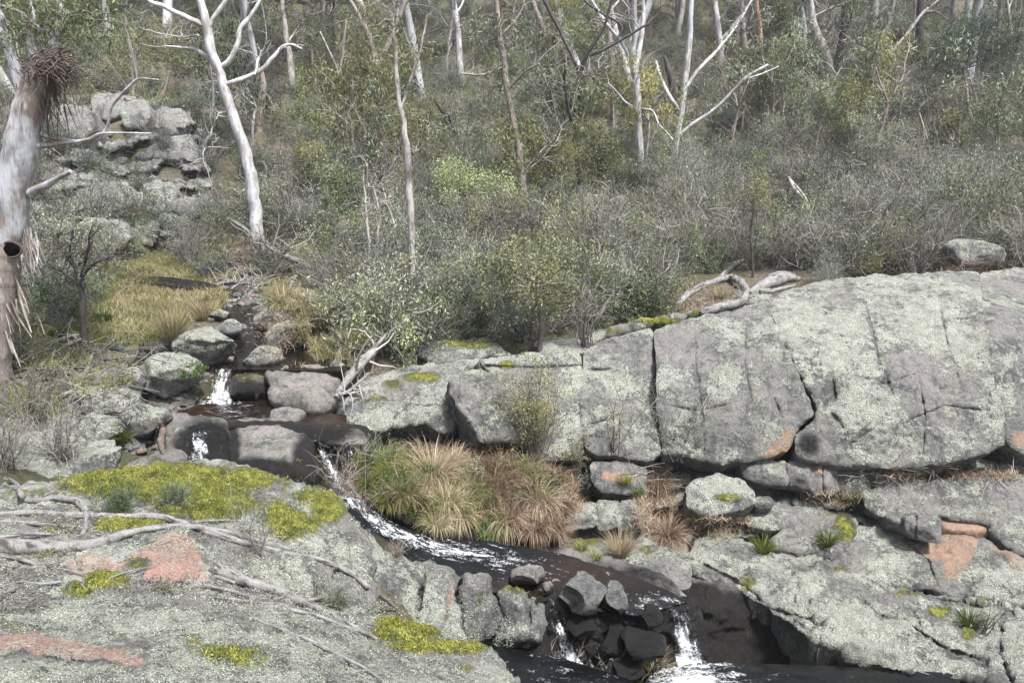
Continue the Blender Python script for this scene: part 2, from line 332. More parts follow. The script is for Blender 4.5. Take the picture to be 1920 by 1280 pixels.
# ---------------------------------------------------------------- terrain
# (px, py, distance) samples of the bare ground as seen; fitted by a thin-plate spline in world space
GC = [(250,390,27.5),(250,300,31),(250,200,35.5),(250,100,43),(250,0,53),(250,450,24.5),(60,450,22),(60,560,16.5),(60,300,29),(60,120,40),(60,0,50),(120,640,14.6),(60,720,12.6),(20,850,10),
 (480,460,24),(480,300,33),(480,150,43),(480,0,56),(700,560,19.5),(700,450,26),(700,300,35),(700,150,46),(700,0,60),
 (1000,560,19.5),(1000,450,25),(1000,320,34.5),(1000,180,44),(1000,0,61),(1300,545,19),(1300,480,22.5),(1300,400,28),(1300,300,37),(1300,150,49),(1300,0,65),
 (1650,500,20),(1650,430,24.5),(1650,330,32),(1650,200,44),(1650,80,57),(1650,0,66),(1910,488,20),(1910,400,26.5),(1910,300,36),(1910,150,50),(1910,0,66),
 (320,527,20.9),(430,545,19.3),(455,592,17.3),(430,610,16.4),(530,655,15.5),(560,700,14.3),(450,720,14.3),(410,755,13.6),(470,780,13.0),(600,800,12.4),(390,800,12.7),
 (300,560,18.5),(300,620,16),(240,660,14.8),(180,700,13.6),(330,690,14.2),(620,600,16.8),(655,668,14.3),(560,560,19),
 (250,800,12.4),(150,780,12.2),(120,860,10.6),(250,880,10.8),(380,870,11.4),(480,860,11.6),
 (560,880,11.2),(640,930,11.0),(720,985,10.6),(850,1040,10.2),(1000,1080,10.1),(1150,1110,10.3),(1260,1160,10.2),(1050,1180,9.8),(1310,1275,10.1),(1060,1285,9.5),(1500,1290,10.2),
 (672,690,14.1),(760,640,16),(900,640,16),(1050,640,16.2),(720,880,12.3),(850,900,12.2),(1000,900,12.4),(880,990,11.4),(700,800,13.8),(900,800,14.2),(1050,820,14.4),(1200,860,14.2),(1150,930,12.8),(1100,1000,12.3),(1250,1000,12.7),
 (1300,870,14.2),(1500,880,14.3),(1700,885,14.4),(1900,885,14.3),(1150,640,16.6),(1300,620,17.6),(1500,560,18.8),(1700,530,19.4),(1900,530,19.4),
 (1400,960,13.2),(1600,1000,12.6),(1850,1000,12.6),(1400,1100,12.0),(1600,1120,11.2),(1850,1130,10.8),(1750,1240,9.9),(1900,1270,9.4),
 (0,950,7.9),(200,930,8.3),(400,930,8.6),(560,960,8.9),(100,1060,6.0),(300,1060,6.4),(500,1100,6.6),(650,1150,7.2),(760,1150,8.0),(0,1180,4.6),(300,1200,4.6),(600,1240,4.8),(850,1275,5.4),(100,1290,3.8),(500,1290,4.0)]
TW = [w(a, b, c) for a, b, c in GC]
TW = [p-np.array([0, 0, .12]) for p in TW]
for x, y, z in [(-60,60,22),(-60,30,7),(-40,20,0),(-30,10,-1),(-14,4,-2.2),(-8,0,-2),(0,-2,-2),(5,2,-5),(8,0,-7),(14,6,-7),(9,4,-7.2),(20,10,-6),(24,14,-4),(40,20,-1),(60,30,4),(70,60,16),(-60,120,55),(0,120,48),(80,120,50),(-40,90,36),(0,90,32),(50,90,34),(12,-3,-7.5),(3,6.5,-7),(5.5,7,-7.2),(22,20,-2.6),(30,30,1)]:
    TW.append(np.array([x, y, z], float))
TW = np.array(TW)
def _tps(xy, z, lam=.02):
    n = len(xy); s = np.array([20., 20.]); X = xy/s
    d = np.hypot(X[:, None, 0]-X[None, :, 0], X[:, None, 1]-X[None, :, 1]); K = np.where(d > 0, d*d*np.log(d+1e-12), 0)+np.eye(n)*lam*.02
    Pm = np.hstack([np.ones((n, 1)), X]); A = np.zeros((n+3, n+3)); A[:n, :n] = K; A[:n, n:] = Pm; A[n:, :n] = Pm.T
    c = np.linalg.solve(A, np.concatenate([z, np.zeros(3)]))
    def f(x, y):
        x = np.asarray(x, float)/20; y = np.asarray(y, float)/20; sh = x.shape; x = x.ravel(); y = y.ravel(); o = np.empty(len(x))
        for i in range(0, len(x), 20000):
            xx = x[i:i+20000, None]; yy = y[i:i+20000, None]; dd = np.hypot(xx-X[None, :, 0], yy-X[None, :, 1])
            o[i:i+20000] = np.where(dd > 0, dd*dd*np.log(dd+1e-12), 0)@c[:n]+c[n]+c[n+1]*xx[:, 0]+c[n+2]*yy[:, 0]
        return o.reshape(sh)
    return f
_tf = _tps(TW[:, :2], TW[:, 2])
def tz(x, y):
    x = np.asarray(x, float); y = np.asarray(y, float)
    z = _tf(x, y); P = np.stack([x, y, x*0], -1)
    far = smooth((y-18)/20)
    return z+fbm(P*.35, 4, 3)*(.12+.8*far)+fbm(P*1.7, 3, 9)*(.06+.05*far)
def ground_at(px, py, y0=None):
    """march along the ray of a pixel until it meets the ground"""
    Y = np.linspace(3, 110, 1400); P = w(np.full(1400, px), np.full(1400, py), Y); h = P[:, 2]-tz(P[:, 0], P[:, 1])
    i = np.argmax(h < 0) if (h < 0).any() else 1399
    return P[i]
# (fine shape comes from noise)
# rock/creek no-plant zones in the photograph's own layout
def build_terrain():
    ys = np.concatenate([np.linspace(-4, 22, 260), np.geomspace(22.1, 130, 190)]); ts = np.linspace(-1, 1, 460)
    Yg, Tg = np.meshgrid(ys, ts, indexing='ij'); Xg = Tg*(np.abs(Yg)*.95+14)
    Zg = tz(Xg, Yg); V = np.stack([Xg, Yg, Zg], -1).reshape(-1, 3); a, b = Yg.shape
    i = np.arange(a-1)[:, None]*b+np.arange(b-1)[None]; F = np.stack([i, i+1, i+b+1, i+b], -1).reshape(-1, 4)
    mb = MB(); mb.add(V, F, 0)
    qx, qy = proj(V); front = V[:, 1] > 2
    grass = np.zeros(len(V)); 
    for cx, cy, rx, ry, s in [(300,560,170,60,.75),(230,620,130,50,.5),(620,620,90,70,.5),(560,540,90,40,.5),(1000,560,260,60,.3),(1330,560,130,40,.4),(330,500,140,30,.6),(700,870,120,60,.4),(480,600,300,200,.12)]:
        grass = np.maximum(grass, s*np.clip(1.3-np.hypot((qx-cx)/rx, (qy-cy)/ry), 0, 1)*front)
    wet = np.clip(1-segdist(qx, qy, CREEKPX)/95, 0, 1)*front*(V[:, 1] < 22)
    o = mb.build('ground', M_GROUND, attrs={'grass': grass, 'wet': wet}); tag(o, kind='structure')
CREEKPX = [(250,520),(320,527),(430,545),(455,592),(520,650),(560,700),(430,720),(440,780),(560,800),(600,850),(640,930),(720,985),(850,1035),(1000,1070),(1150,1110),(1260,1160),(1300,1270)]
# ---------------------------------------------------------------- traced rock masses with true depth and thickness
def chaikin(P, n=1):
    P = np.asarray(P, float)
    for _ in range(n):
        Q = np.roll(P, -1, 0); P = np.stack([P*.9+Q*.1, P*.1+Q*.9], 1).reshape(-1, 2)
    return P
def resample(P, st, closed=True):
    P = np.asarray(P, float); Q = np.vstack([P, P[:1]]) if closed else P
    d = np.hypot(*np.diff(Q, axis=0).T); s = np.concatenate([[0], np.cumsum(d)]); n = max(int(s[-1]/st), 8)
    t = np.linspace(0, s[-1], n, endpoint=not closed)
    return np.stack([np.interp(t, s, Q[:, 0]), np.interp(t, s, Q[:, 1])], 1)
_sid = [100]
def patch(name, label, cat, outline, ctrl, step=6, R=16, thick=1.2, bulge=.12, disp=.05, fr=1.3, lich=.5, moss=(), raw=(), wet=(), cracks=(), mat=None, group=None, rough=3.0, parent=None, kind=None, bumps=(), edge=1.0, grow=1.5, terr=None):
    _sid[0] += 7; sid = _sid[0]; rg = np.random.default_rng(sid)
    B = resample(chaikin(outline), step)
    nn = np.stack([B[:, 0]*.035, B[:, 1]*.035, np.full(len(B), sid*1.7)], -1)
    cen = B.mean(0); nb = np.roll(B, -1, 0)-np.roll(B, 1, 0); nb = np.stack([nb[:, 1], -nb[:, 0]], 1); nb /= np.linalg.norm(nb, axis=1)[:, None]+1e-9
    B = B+nb*(fbm(nn, 3, sid)*rough*2)[:, None]; sA = np.sign(((B[:, 0]*np.roll(B[:, 1], -1)-np.roll(B[:, 0], -1)*B[:, 1]).sum())); B = B+nb*sA*grow
    x0, y0 = B.min(0); x1, y1 = B.max(0)
    gx, gy = np.meshgrid(np.arange(x0, x1, step), np.arange(y0, y1, step*.9)); gx = gx+(np.arange(gx.shape[0]) % 2)[:, None]*step/2
    G = np.stack([gx.ravel(), gy.ravel()], 1)+rg.uniform(-.22, .22, (gx.size, 2))*step
    extra = []
    for c in cracks:
        cp = resample(catmull(np.array([(q[0], q[1]) for q in c[0]], float), 5), step*.6, False); cp = cp+rg.normal(0, .5, cp.shape)
        tt = np.gradient(cp, axis=0); tt = np.stack([tt[:, 1], -tt[:, 0]], 1); tt /= np.linalg.norm(tt, axis=1)[:, None]+1e-9
        for k in (-1.3, -.6, 0, .6, 1.3): extra.append(cp+tt*c[1]*k)
    if extra:
        E = np.vstack(extra)
        keep = np.ones(len(G), bool)
        for c in cracks: keep &= segdist(G[:, 0], G[:, 1], c[0]) > c[1]*1.5
        G = np.vstack([G[keep], E])
    Bl = B.tolist(); ins = inpoly(G[:, 0], G[:, 1], Bl); G = G[ins]
    dB = segdist(G[:, 0], G[:, 1], Bl, True); ok = dB > step*.45; G = G[ok]; dB = dB[ok]
    A = np.vstack([B, G]); d = np.concatenate([np.zeros(len(B)), dB]); nB = len(B)
    r = delaunay_2d_cdt([Vector(p) for p in A.tolist()], [(i, (i+1) % nB) for i in range(nB)], [], 1, 1e-4)
    va = np.array([tuple(v) for v in r[0]]); F = np.array([f for f in r[2] if len(f) == 3])
    if len(va) != len(A):
        d = segdist(va[:, 0], va[:, 1], Bl, True); d[:nB] = 0
    A = va; px, py = A[:, 0], A[:, 1]
    C = np.array(ctrl, float)
    if len(C) >= 6:
        f_ = _tps(C[:, :2]/25, 1/C[:, 2]*100, .5); Y = 100/np.clip(f_(px/25, py/25), 1.2, 60)
    else:
        cols = [np.ones(len(C)), (C[:, 0]-cen[0])/500, (C[:, 1]-cen[1])/500]; ev = [np.ones(len(A)), (px-cen[0])/500, (py-cen[1])/500]
        sol = np.linalg.lstsq(np.stack(cols, 1), 1/C[:, 2], rcond=None)[0]; Y = 1/(np.stack(ev, 1)@sol)
    dist = np.mean(Y)
    t = np.clip(d/R, 0, 1); rr = R*dist/FPX*edge
    back = rr*(1-np.sqrt(np.clip(1-(1-t)**2, 0, 1)))
    back = back-bulge*smooth(d/max(d.max(), 1))
    cm = np.zeros(len(A))
    for c in cracks:
        dc = segdist(px, py, c[0]); k = np.exp(-(dc/c[1])**2*1.2)
        if len(c) > 3 and c[3]:   # taper at the ends
            e = np.minimum(np.hypot(px-c[0][0][0], py-c[0][0][1]), np.hypot(px-c[0][-1][0], py-c[0][-1][1])); k = k*np.clip(e/25, .25, 1)
        back = back+c[2]*k; cm = np.maximum(cm, k)
    if terr:
        q3 = np.stack([px*.012, py*.012, px*0+sid], -1); ph = py/terr[0]+fbm(q3, 3, sid)*terr[2]; lay = np.floor(ph); fr_ = ph-lay
        jx = px/(terr[0]*1.9)+noise(np.stack([lay*3.7, px*.004, py*0], -1), 2)*1.2+lay*.37; jf = jx-np.floor(jx); jn = ((np.floor(jx)*12.9898+lay*78.233)*43.5453) % 1
        back = back+terr[1]*(.5-smooth(fr_*1.15)*1.0)+terr[1]*.55*smooth((fr_-.86)/.10)*2+(jn-.5)*terr[1]*.7+np.exp(-(np.minimum(jf, 1-jf)*terr[0]*1.9/3)**2)*terr[1]*.5
    for bx, by, br, bh in bumps: back = back-bh*np.exp(-((px-bx)**2+(py-by)**2)/br**2)
    P = w(px, py, Y+back)
    def nrm(P):
        n = np.cross(P[F[:, 1]]-P[F[:, 0]], P[F[:, 2]]-P[F[:, 0]]); N = np.zeros_like(P)
        for k in range(3): np.add.at(N, F[:, k], n)
        return N/(np.linalg.norm(N, axis=1)[:, None]+1e-12)
    N = nrm(P)
    if (N*P).sum() > 0: F = F[:, ::-1]; N = -N
    sp = max(step*dist/FPX, .004)
    hgt = fbm(P*fr, 3, sid)*disp*1.5+fbm(P*fr*4.5, 4, sid+3, .6)*disp*1.0-np.abs(noise(P*fr*1.7*np.array([1, 1, 2.2]), sid+5))*disp*1.2-np.abs(noise(P*fr*7*np.array([1, 1, 1.8]), sid+6))*disp*.45+disp*.55
    ms = np.zeros(len(A))
    for cx, cy, rx, ry, s in moss: ms = np.maximum(ms, s*smooth(1.5-np.hypot((px-cx)/rx, (py-cy)/ry)))
    mm = smooth((ms+fbm(P*6, 3, 2)*.5-.35)*4)
    hgt = hgt+mm*(.035+.05*fbm(P*11, 3, 4))*min(1, dist/7)
    P = P+N*hgt[:, None]
    at = {'moss': ms*.5, 'lich': np.full(len(A), lich)-cm*.6}
    rw = np.zeros(len(A)); wt = np.zeros(len(A))
    for pl in raw:
        q = np.array(pl[0] if isinstance(pl[0], list) else pl, float); dd = segdist(px, py, q.tolist(), True); rw = np.maximum(rw, np.where(inpoly(px, py, q.tolist()), .5+np.clip(dd/20, 0, .2), np.clip(.47-dd/30, 0, 1)))
    for cx, cy, rx, ry, s in wet: wt = np.maximum(wt, s*smooth(1.5-np.hypot((px-cx)/rx, (py-cy)/ry)))
    at['raw'] = rw; at['wet'] = wt
    n = len(A); K = 6; mb = MB(); mb.add(P, F)
    bd = -N.mean(0); bd = bd/np.linalg.norm(bd)*.9+np.array([0, .25, -.1]); bd /= np.linalg.norm(bd); bd = bd*thick
    ring = P[:nB]; c3 = ring.mean(0); last = np.arange(nB); base = n; rings = [ring]
    # order of the boundary is 0..nB-1
    sgn = 1
    for k in range(1, K+1):
        tq = (k/K)**1.3; sh = 1-.10*tq
        rk = c3+bd*tq+(ring-c3)*sh
        rk = rk+(fbm(rk*fr*2, 3, sid)[:, None])*disp*1.2*np.array([1, 1, 1]); rings.append(rk)
    V2 = np.vstack(rings); i = np.arange(K)[:, None]*nB; j = np.arange(nB)[None]; j2 = (j+1) % nB
    Fs = np.stack([i+j, i+j2, i+nB+j2, i+nB+j], -1).reshape(-1, 4)
    a = V2[Fs[:, 0]]; nf = np.cross(V2[Fs[:, 1]]-a, V2[Fs[:, 3]]-a)
    if (nf*(a-c3-bd*.5)).sum() < 0: Fs = Fs[:, ::-1]
    off = mb.n; mb.add(V2, Fs); m2 = len(V2)
    capc = V2[-nB:].mean(0)[None]+bd*1.2; co = mb.n
    ct = np.stack([np.arange(nB), (np.arange(nB)+1) % nB, np.full(nB, nB)], -1); mb.add(np.vstack([V2[-nB:], capc]), ct)
    tot = mb.n
    for kk in at:
        arr = np.zeros(tot); arr[:n] = at[kk]; arr[n:n+m2] = np.tile(at[kk][:nB], K+1); arr[n+m2:] = at[kk][:nB].mean(); at[kk] = arr
    o = mb.build(name, mat or M_ROCK, parent, attrs=at)
    return tag(o, label, cat, group, kind)
# ---------------------------------------------------------------- loose boulders
import bmesh
_ico = {}
def ico(n):
    if n not in _ico:
        b = bmesh.new(); bmesh.ops.create_icosphere(b, subdivisions=n, radius=1)
        _ico[n] = (np.array([v.co[:] for v in b.verts]), np.array([[v.index for v in f.verts] for f in b.faces])); b.free()
    return _ico[n]
def boulder(label, px, py, wpx, hpx, Y, rot=0, depth=None, seed=0, lich=.5, wet=0, moss=0, mat=None, group=None, sub=5, flat=.5, name='boulder', cat='boulder', sink=0, rawa=0):
    rg = np.random.default_rng(seed+int(px*7+py)); V, F = ico(sub); V = V.copy()
    V = V*(1/np.maximum((np.abs(V)**2.6).sum(1)**(1/2.6), 1e-6))[:, None]*1.0
    for _ in range(9):
        n = rg.normal(size=3); n /= np.linalg.norm(n); h = rg.uniform(.62, .95); dd = V@n-h
        V = V-np.outer(np.maximum(dd, 0)*flat*1.6, n)
    ext = np.abs(V).max(0); V = V/ext
    k = Y/FPX/math.cos(math.radians(12)); a, c = wpx/2*k, hpx/2*k; b = depth or (a+c)*.55
    V = V*np.array([a, b, c])
    V = V+(V/np.linalg.norm(V, axis=1)[:, None])*(fbm(V/(a+c)*2.4+seed*3.1+px*.01, 4, seed)*(a+c)*.085+fbm(V/(a+c)*16+seed, 3, seed+1)*(a+c)*.012)[:, None]
    r = math.radians(rot); V = V@np.array([[math.cos(r), 0, -math.sin(r)], [0, 1, 0], [math.sin(r), 0, math.cos(r)]])
    c0 = w(px, py, Y+b*.25); P = V+c0-np.array([0, 0, sink]); org = P.mean(0)*1.0; org[2] = P[:, 2].min()
    zr = (P[:, 2]-org[2])/(np.ptp(P[:, 2])+1e-6)
    mb = MB(); mb.add(P-org, F)
    wt = np.clip(wet*1.0 if wet >= .99 else wet*1.8*smooth((.62-zr)*2.2)+wet*.15, 0, 1)*np.ones(len(P))
    o = mb.build(name, mat or M_ROCK, attrs={'lich': np.full(len(P), lich)*smooth(zr*1.6+.45), 'wet': wt, 'moss': moss*smooth(zr*2-.6)*(.5+fbm(P*2, 2, 5)), 'raw': np.full(len(P), rawa)})
    o.location = org
    return tag(o, label, cat, group)
def stone_on(px, py, wpx, hpx, **k):
    g = ground_at(px, py+hpx*.4); return boulder(k.pop('label'), px, py, wpx, hpx, max(g[1]-.0, 3), **k)
build_terrain()
# ---------------------------------------------------------------- the granite wall on the right
WALL = [(1240,850,13.3),(1500,862,13.1),(1880,850,12.9),(1240,625,15.2),(1500,540,17.0),(1880,515,17.2)]
WALLQ = [(1240,850,12.75),(1500,862,12.6),(1880,850,12.5),(1240,720,13.4),(1500,700,13.4),(1880,690,13.4),(1500,610,14.4),(1880,600,14.3),(1240,622,14.9),(1500,535,17.0),(1880,513,17.4),(1300,640,14.4)]
patch('granite_wall', 'huge domed granite face with pale lichen top, right of the long dark slit', 'rock wall',
  [(1440,565),(1480,545),(1560,526),(1660,518),(1780,513),(1835,512),(1836,560),(1850,640),(1858,700),(1876,770),(1884,830),(1850,848),(1790,862),(1700,874),(1600,872),(1500,862),(1492,822),(1530,782),(1536,770),(1520,740),(1500,690),(1480,650),(1462,620)], WALLQ, step=5, R=4, grow=2.5, rough=1.6, thick=2.0, bulge=.03, disp=.045, lich=.62,
  cracks=[([(1660,705),(1672,735)],4,.12,1),([(1560,705),(1566,742),(1545,768)],3,.10,1),([(1700,790),(1770,760),(1850,770)],2,.04,1),([(1555,770),(1580,800)],3,.08,1),([(1600,830),(1640,800)],3,.05,1),([(1620,560),(1640,640),(1652,700)],2.5,.05,1),([(1760,560),(1775,640),(1800,720)],2.5,.05,1),([(1720,700),(1735,780),(1730,860)],2.5,.06,1),([(1590,700),(1660,720),(1720,700)],2,.04,1)],
  wet=[(1516,832,22,26,.75)], raw=[], bumps=[(1700,640,120,.15),(1600,800,60,.12)])  # the wet spot here only darkens the toe, painting the shaded void
patch('granite_wall', 'purple stained granite face with orange scar at its foot, left of the dark slit', 'rock wall',
  [(1229,622),(1260,608),(1310,597),(1370,584),(1440,568),(1456,612),(1474,650),(1494,700),(1514,745),(1524,776),(1492,808),(1480,840),(1430,858),(1360,868),(1300,856),(1243,852),(1238,780),(1234,700)], WALLQ, step=5, R=4, grow=2.5, rough=1.6, thick=2.0, bulge=.02, disp=.04, lich=.46,
  cracks=[([(1300,610),(1306,700),(1318,780),(1320,850)],2.5,.05,1),([(1400,600),(1396,680),(1410,760)],2.5,.05,1),([(1250,760),(1310,770),(1380,755)],2,.04,1),([(1452,750),(1465,782)],3,.08,1),([(1345,725),(1358,732)],3,.06,1)], raw=[[(1428,856),(1445,838),(1470,810),(1488,800),(1484,838),(1470,852)]])
patch('granite_wall', 'darker granite face at the right edge of the photo, beyond the stepped seam', 'rock wall',
  [(1838,512),(1900,508),(1990,505),(2380,510),(2380,860),(1920,852),(1888,828),(1880,770),(1862,700),(1852,640),(1840,560)], [(a,b,c+.25) for a,b,c in WALLQ], step=7, R=4, grow=2, rough=1.6, thick=2.0, bulge=.02, disp=.04, lich=.42, raw=[[(1895,815),(1960,795),(1960,830),(1900,838)]])
WL = [(1090,840,12.7),(1230,850,12.7),(1090,670,14.3),(1230,625,14.9),(905,680,14.0),(905,850,12.7)]
patch('granite_wall', 'squared granite block with upright crack on each side, third from the right in the wall', 'rock wall',
  [(1096,662),(1130,640),(1175,627),(1222,620),(1226,700),(1232,790),(1238,850),(1214,864),(1160,856),(1120,850),(1094,834),(1092,740)], WL, step=5, R=4, grow=2, rough=1.6, thick=1.8, bulge=.03, disp=.035, lich=.5,
  cracks=[([(1092,692),(1130,694),(1160,690)],3,.08,1),([(1092,800),(1130,790),(1190,770)],3,.07,1),([(1095,818),(1140,822)],2,.05,1)])
patch('granite_wall', 'low granite block behind the bush, between the tilted block and the upright crack', 'rock wall',
  [(900,676),(960,666),(1040,660),(1086,664),(1089,740),(1090,840),(1080,862),(1000,858),(968,830),(955,790),(942,750),(936,716),(918,696)], WL, step=5, R=4, grow=2, rough=1.6, thick=1.8, bulge=.03, disp=.035, lich=.58,
  moss=[(950,684,16,8,.9)], cracks=[([(910,686),(1000,690),(1088,686)],3,.07,0)])
SL = [(640,740,13.6),(850,760,13.2),(640,800,13.2),(850,800,13.0),(700,700,14.4),(880,680,14.3)]
patch('rock_slab', 'upper lichened slab with a yellow moss patch, stacked on the left end of the wall', 'rock slab',
  [(642,736),(680,714),(720,700),(760,690),(820,684),(868,676),(900,674),(880,690),(852,702),(844,730),(846,760),(790,760),(736,754),(680,748)], SL, step=5, R=6, grow=2.5, rough=2, thick=1.6, bulge=.06, disp=.04, lich=.62, moss=[(790,708,34,9,1),(740,722,22,8,.9),(660,735,22,6,.8)])
patch('rock_slab', 'lower lichened slab with a dark gap beneath, under the moss patched slab', 'rock slab',
  [(632,760),(645,746),(690,751),(740,758),(800,763),(846,765),(856,785),(850,806),(830,810),(790,790),(740,802),(700,812),(660,806),(636,792)], [(a,b,c-.12) for a,b,c in SL], step=5, R=7, grow=2.5, rough=2, thick=1.6, bulge=.06, disp=.04, lich=.56, moss=[(705,752,30,4,.8)])
patch('leaning_block', 'tilted granite block with a rusty brown top leaning on the wall', 'rock',
  [(844,712),(862,696),(895,694),(924,700),(938,722),(946,756),(960,800),(970,826),(935,830),(902,828),(888,800),(866,780),(852,752),(844,735)], [(844,712,12.9),(938,722,13.1),(902,828,12.3),(970,826,12.5)], step=4, R=8, thick=1.2, bulge=.1, disp=.04, lich=.5,
  raw=[], cracks=[([(850,750),(885,790),(900,826)],5,-.10,0)], edge=.8)
# shelf of low rocks above the wall's left half
for i, (ol, Y, lb, ms) in enumerate([
 ([(780,650),(830,640),(900,636),(940,650),(960,668),(900,674),(820,682),(790,670)], 15.0, 'low mossy rock shelf on top of the wall, left of the olive bush', [(880,648,60,8,.9)]),
 ([(640,690),(690,668),(740,655),(780,650),(785,678),(720,694),(660,712)], 14.9, 'lichened rock hump behind the fallen bleached log', [(700,690,20,6,.6)]),
 ([(960,612),(1010,598),(1070,600),(1100,622),(1095,645),(1020,655),(965,640)], 16.6, 'pale rock ledge with a dark crevice behind the olive bush trunk', [(1040,628,50,5,.7)]),
 ([(850,600),(870,575),(930,580),(955,600),(945,632),(880,634)], 17.2, 'grey rock in shade beneath the olive bush leaves', []),
 ([(1090,640),(1130,618),(1200,606),(1260,590),(1300,585),(1280,600),(1220,612),(1150,632),(1100,652)], 16.2, 'thin mossy ledge at the crest between bush and driftwood', [(1230,602,60,7,1),(1150,622,30,5,.7)]),
 ([(1240,600),(1300,560),(1380,545),(1450,545),(1440,566),(1370,582),(1300,597),(1250,606)], 17.2, 'pale rock apron beneath the curled driftwood', [(1290,588,26,10,1)]),
 ([(1000,640),(1080,636),(1110,650),(1088,662),(1020,662)], 15.2, 'dark lichened lump just above the wall crack', [])]):
    c = [(a, b, Y+(640-b)*.012) for a, b in ol[:6]]; xs = [q[0] for q in ol]; ysq = [q[1] for q in ol]
    patch('rock_ledge', lb, 'rock', ol, [(min(xs),max(ysq),Y),(max(xs),max(ysq),Y),(min(xs),min(ysq),Y+.9),(max(xs),min(ysq),Y+.9)], step=5, R=11, thick=1.2, bulge=.1, disp=.05, lich=.6, moss=ms)
boulder(py=478, px=1828, wpx=104, hpx=56, Y=18.6, label='round lichened boulder sitting on the dome crest at upper right', lich=.62, seed=3, rot=8)
# ---------------------------------------------------------------- broken strata below the wall
def slab(lb, ol, Yt, Yb, **k):
    k['R'] = k.get('R', 8)*.4; k.setdefault('grow', 3); k.setdefault('rough', 2)
    xs = [q[0] for q in ol]; ys = [q[1] for q in ol]; k.setdefault('name', 'rock_slab'); nm = k.pop('name'); sl = k.pop('slope', 0)
    return patch(nm, lb, 'rock slab' if nm == 'rock_slab' else 'rock', ol, [(min(xs),min(ys),Yt),(max(xs),min(ys),Yt+sl),(min(xs),max(ys),Yb),(max(xs),max(ys),Yb+sl)], **k)
patch('rock_ledge', 'stepped ledge of layered granite running under the foot of the wall', 'rock',
  [(1225,872),(1300,858),(1500,862),(1700,872),(1900,862),(2380,858),(2380,1000),(1900,1000),(1640,985),(1560,960),(1440,1000),(1300,1010),(1240,1030),(1215,1000),(1200,930)],
  [(1230,872,13.35),(1600,868,13.2),(1960,865,13.2),(1230,1000,12.2),(1600,985,12.4),(1960,990,12.4),(1400,930,12.8)], step=4.5, R=5, thick=1.5, bulge=0, disp=.05, lich=.5, terr=(34, .30, .5))
slab('pale strata block just right of the wall base scrub', [(1386,868),(1430,862),(1474,866),(1476,906),(1440,906),(1400,896)], 12.8, 12.5, R=8, step=4, thick=.9, disp=.03, lich=.6, name='strata_block')
slab('strata block with a thin fracture and an orange stain', [(1478,866),(1520,866),(1524,880),(1522,918),(1500,912),(1480,905)], 12.75, 12.45, R=6, step=4, thick=.9, disp=.03, lich=.5, name='strata_block')
slab('narrow strata block with rusty face, middle of the row', [(1524,872),(1568,872),(1570,920),(1545,924),(1526,920)], 12.7, 12.4, R=5, step=4, thick=.9, disp=.03, lich=.4, name='strata_block', raw=[[(1526,872),(1540,872),(1540,892),(1526,890)]], cracks=[([(1542,872),(1543,922)],2,.06,0)])
slab('dark edged strata block behind the wispy shrub', [(1572,874),(1628,874),(1632,900),(1625,924),(1590,930),(1574,920)], 12.75, 12.45, R=6, step=4, thick=.9, disp=.03, lich=.5, name='strata_block')
slab('grey strata block at the right end of the row', [(1634,876),(1700,876),(1712,890),(1690,910),(1640,912)], 12.8, 12.5, R=6, step=4, thick=.9, disp=.03, lich=.45, name='strata_block')
slab('wide lichened slab with a moss streak and dark underside, left of the strata row', [(1284,918),(1300,902),(1350,894),(1390,898),(1412,925),(1416,942),(1390,955),(1330,964),(1295,952)], 12.5, 11.8, R=12, step=4, thick=1, disp=.04, lich=.55, moss=[(1366,934,30,7,.85)])
slab('small wedge rock beside the mossy streaked slab', [(1416,938),(1440,932),(1452,944),(1440,950),(1420,948)], 12.4, 12.2, R=5, step=4, thick=.5, disp=.02, lich=.3, name='wedge_rock')
slab('pale lichened shelf under the strata row', [(1398,960),(1450,948),(1520,938),(1556,948),(1540,970),(1500,985),(1440,990),(1400,985)], 12.7, 12.1, R=10, step=4, thick=1, disp=.04, lich=.65)
slab('upper block at the left end, beside the blue green shrub', [(1110,868),(1160,862),(1208,880),(1210,920),(1180,926),(1130,920),(1112,900)], 12.7, 12.2, R=9, step=4, thick=1, disp=.03, lich=.55, raw=[[(1130,885),(1190,890),(1190,903),(1130,900)]], name='strata_block')
for x0, x1, lb in [(1052,1118,'leftmost of three white lichened blocks on the small ledge'),(1121,1160,'middle of three white lichened blocks on the small ledge'),(1163,1208,'right hand of three white lichened blocks on the small ledge')]:
    slab(lb, [(x0,952 if x0 < 1100 else 942),(x1,940),(x1+1,984),(x0,992)], 12.0, 11.6, R=6, step=4, thick=.9, disp=.025, lich=.5, name='ledge_block', group='blocks on the small ledge', rough=2)
slab('smooth pinkish rock shelf between the ledge blocks and the stream', [(1010,1010),(1060,1000),(1120,996),(1200,985),(1240,1000),(1290,1030),(1290,1100),(1250,1100),(1180,1060),(1080,1040),(1020,1030)], 12.2, 10.6, R=12, step=5, thick=1, disp=.05, lich=.45, moss=[(1100,1018,30,5,.9),(1215,1030,20,8,.6)], raw=[[(1150,990),(1205,985),(1215,1000),(1160,1006)]])
slab('dark smooth water worn slab along the far edge of the stream', [(1030,1035),(1090,1030),(1160,1050),(1250,1085),(1290,1120),(1270,1130),(1180,1100),(1100,1080),(1045,1060)], 10.6, 9.7, R=10, step=5, thick=1, disp=.04, lich=.1, wet=[(1150,1090,150,40,.7)], mat=M_BROWN)
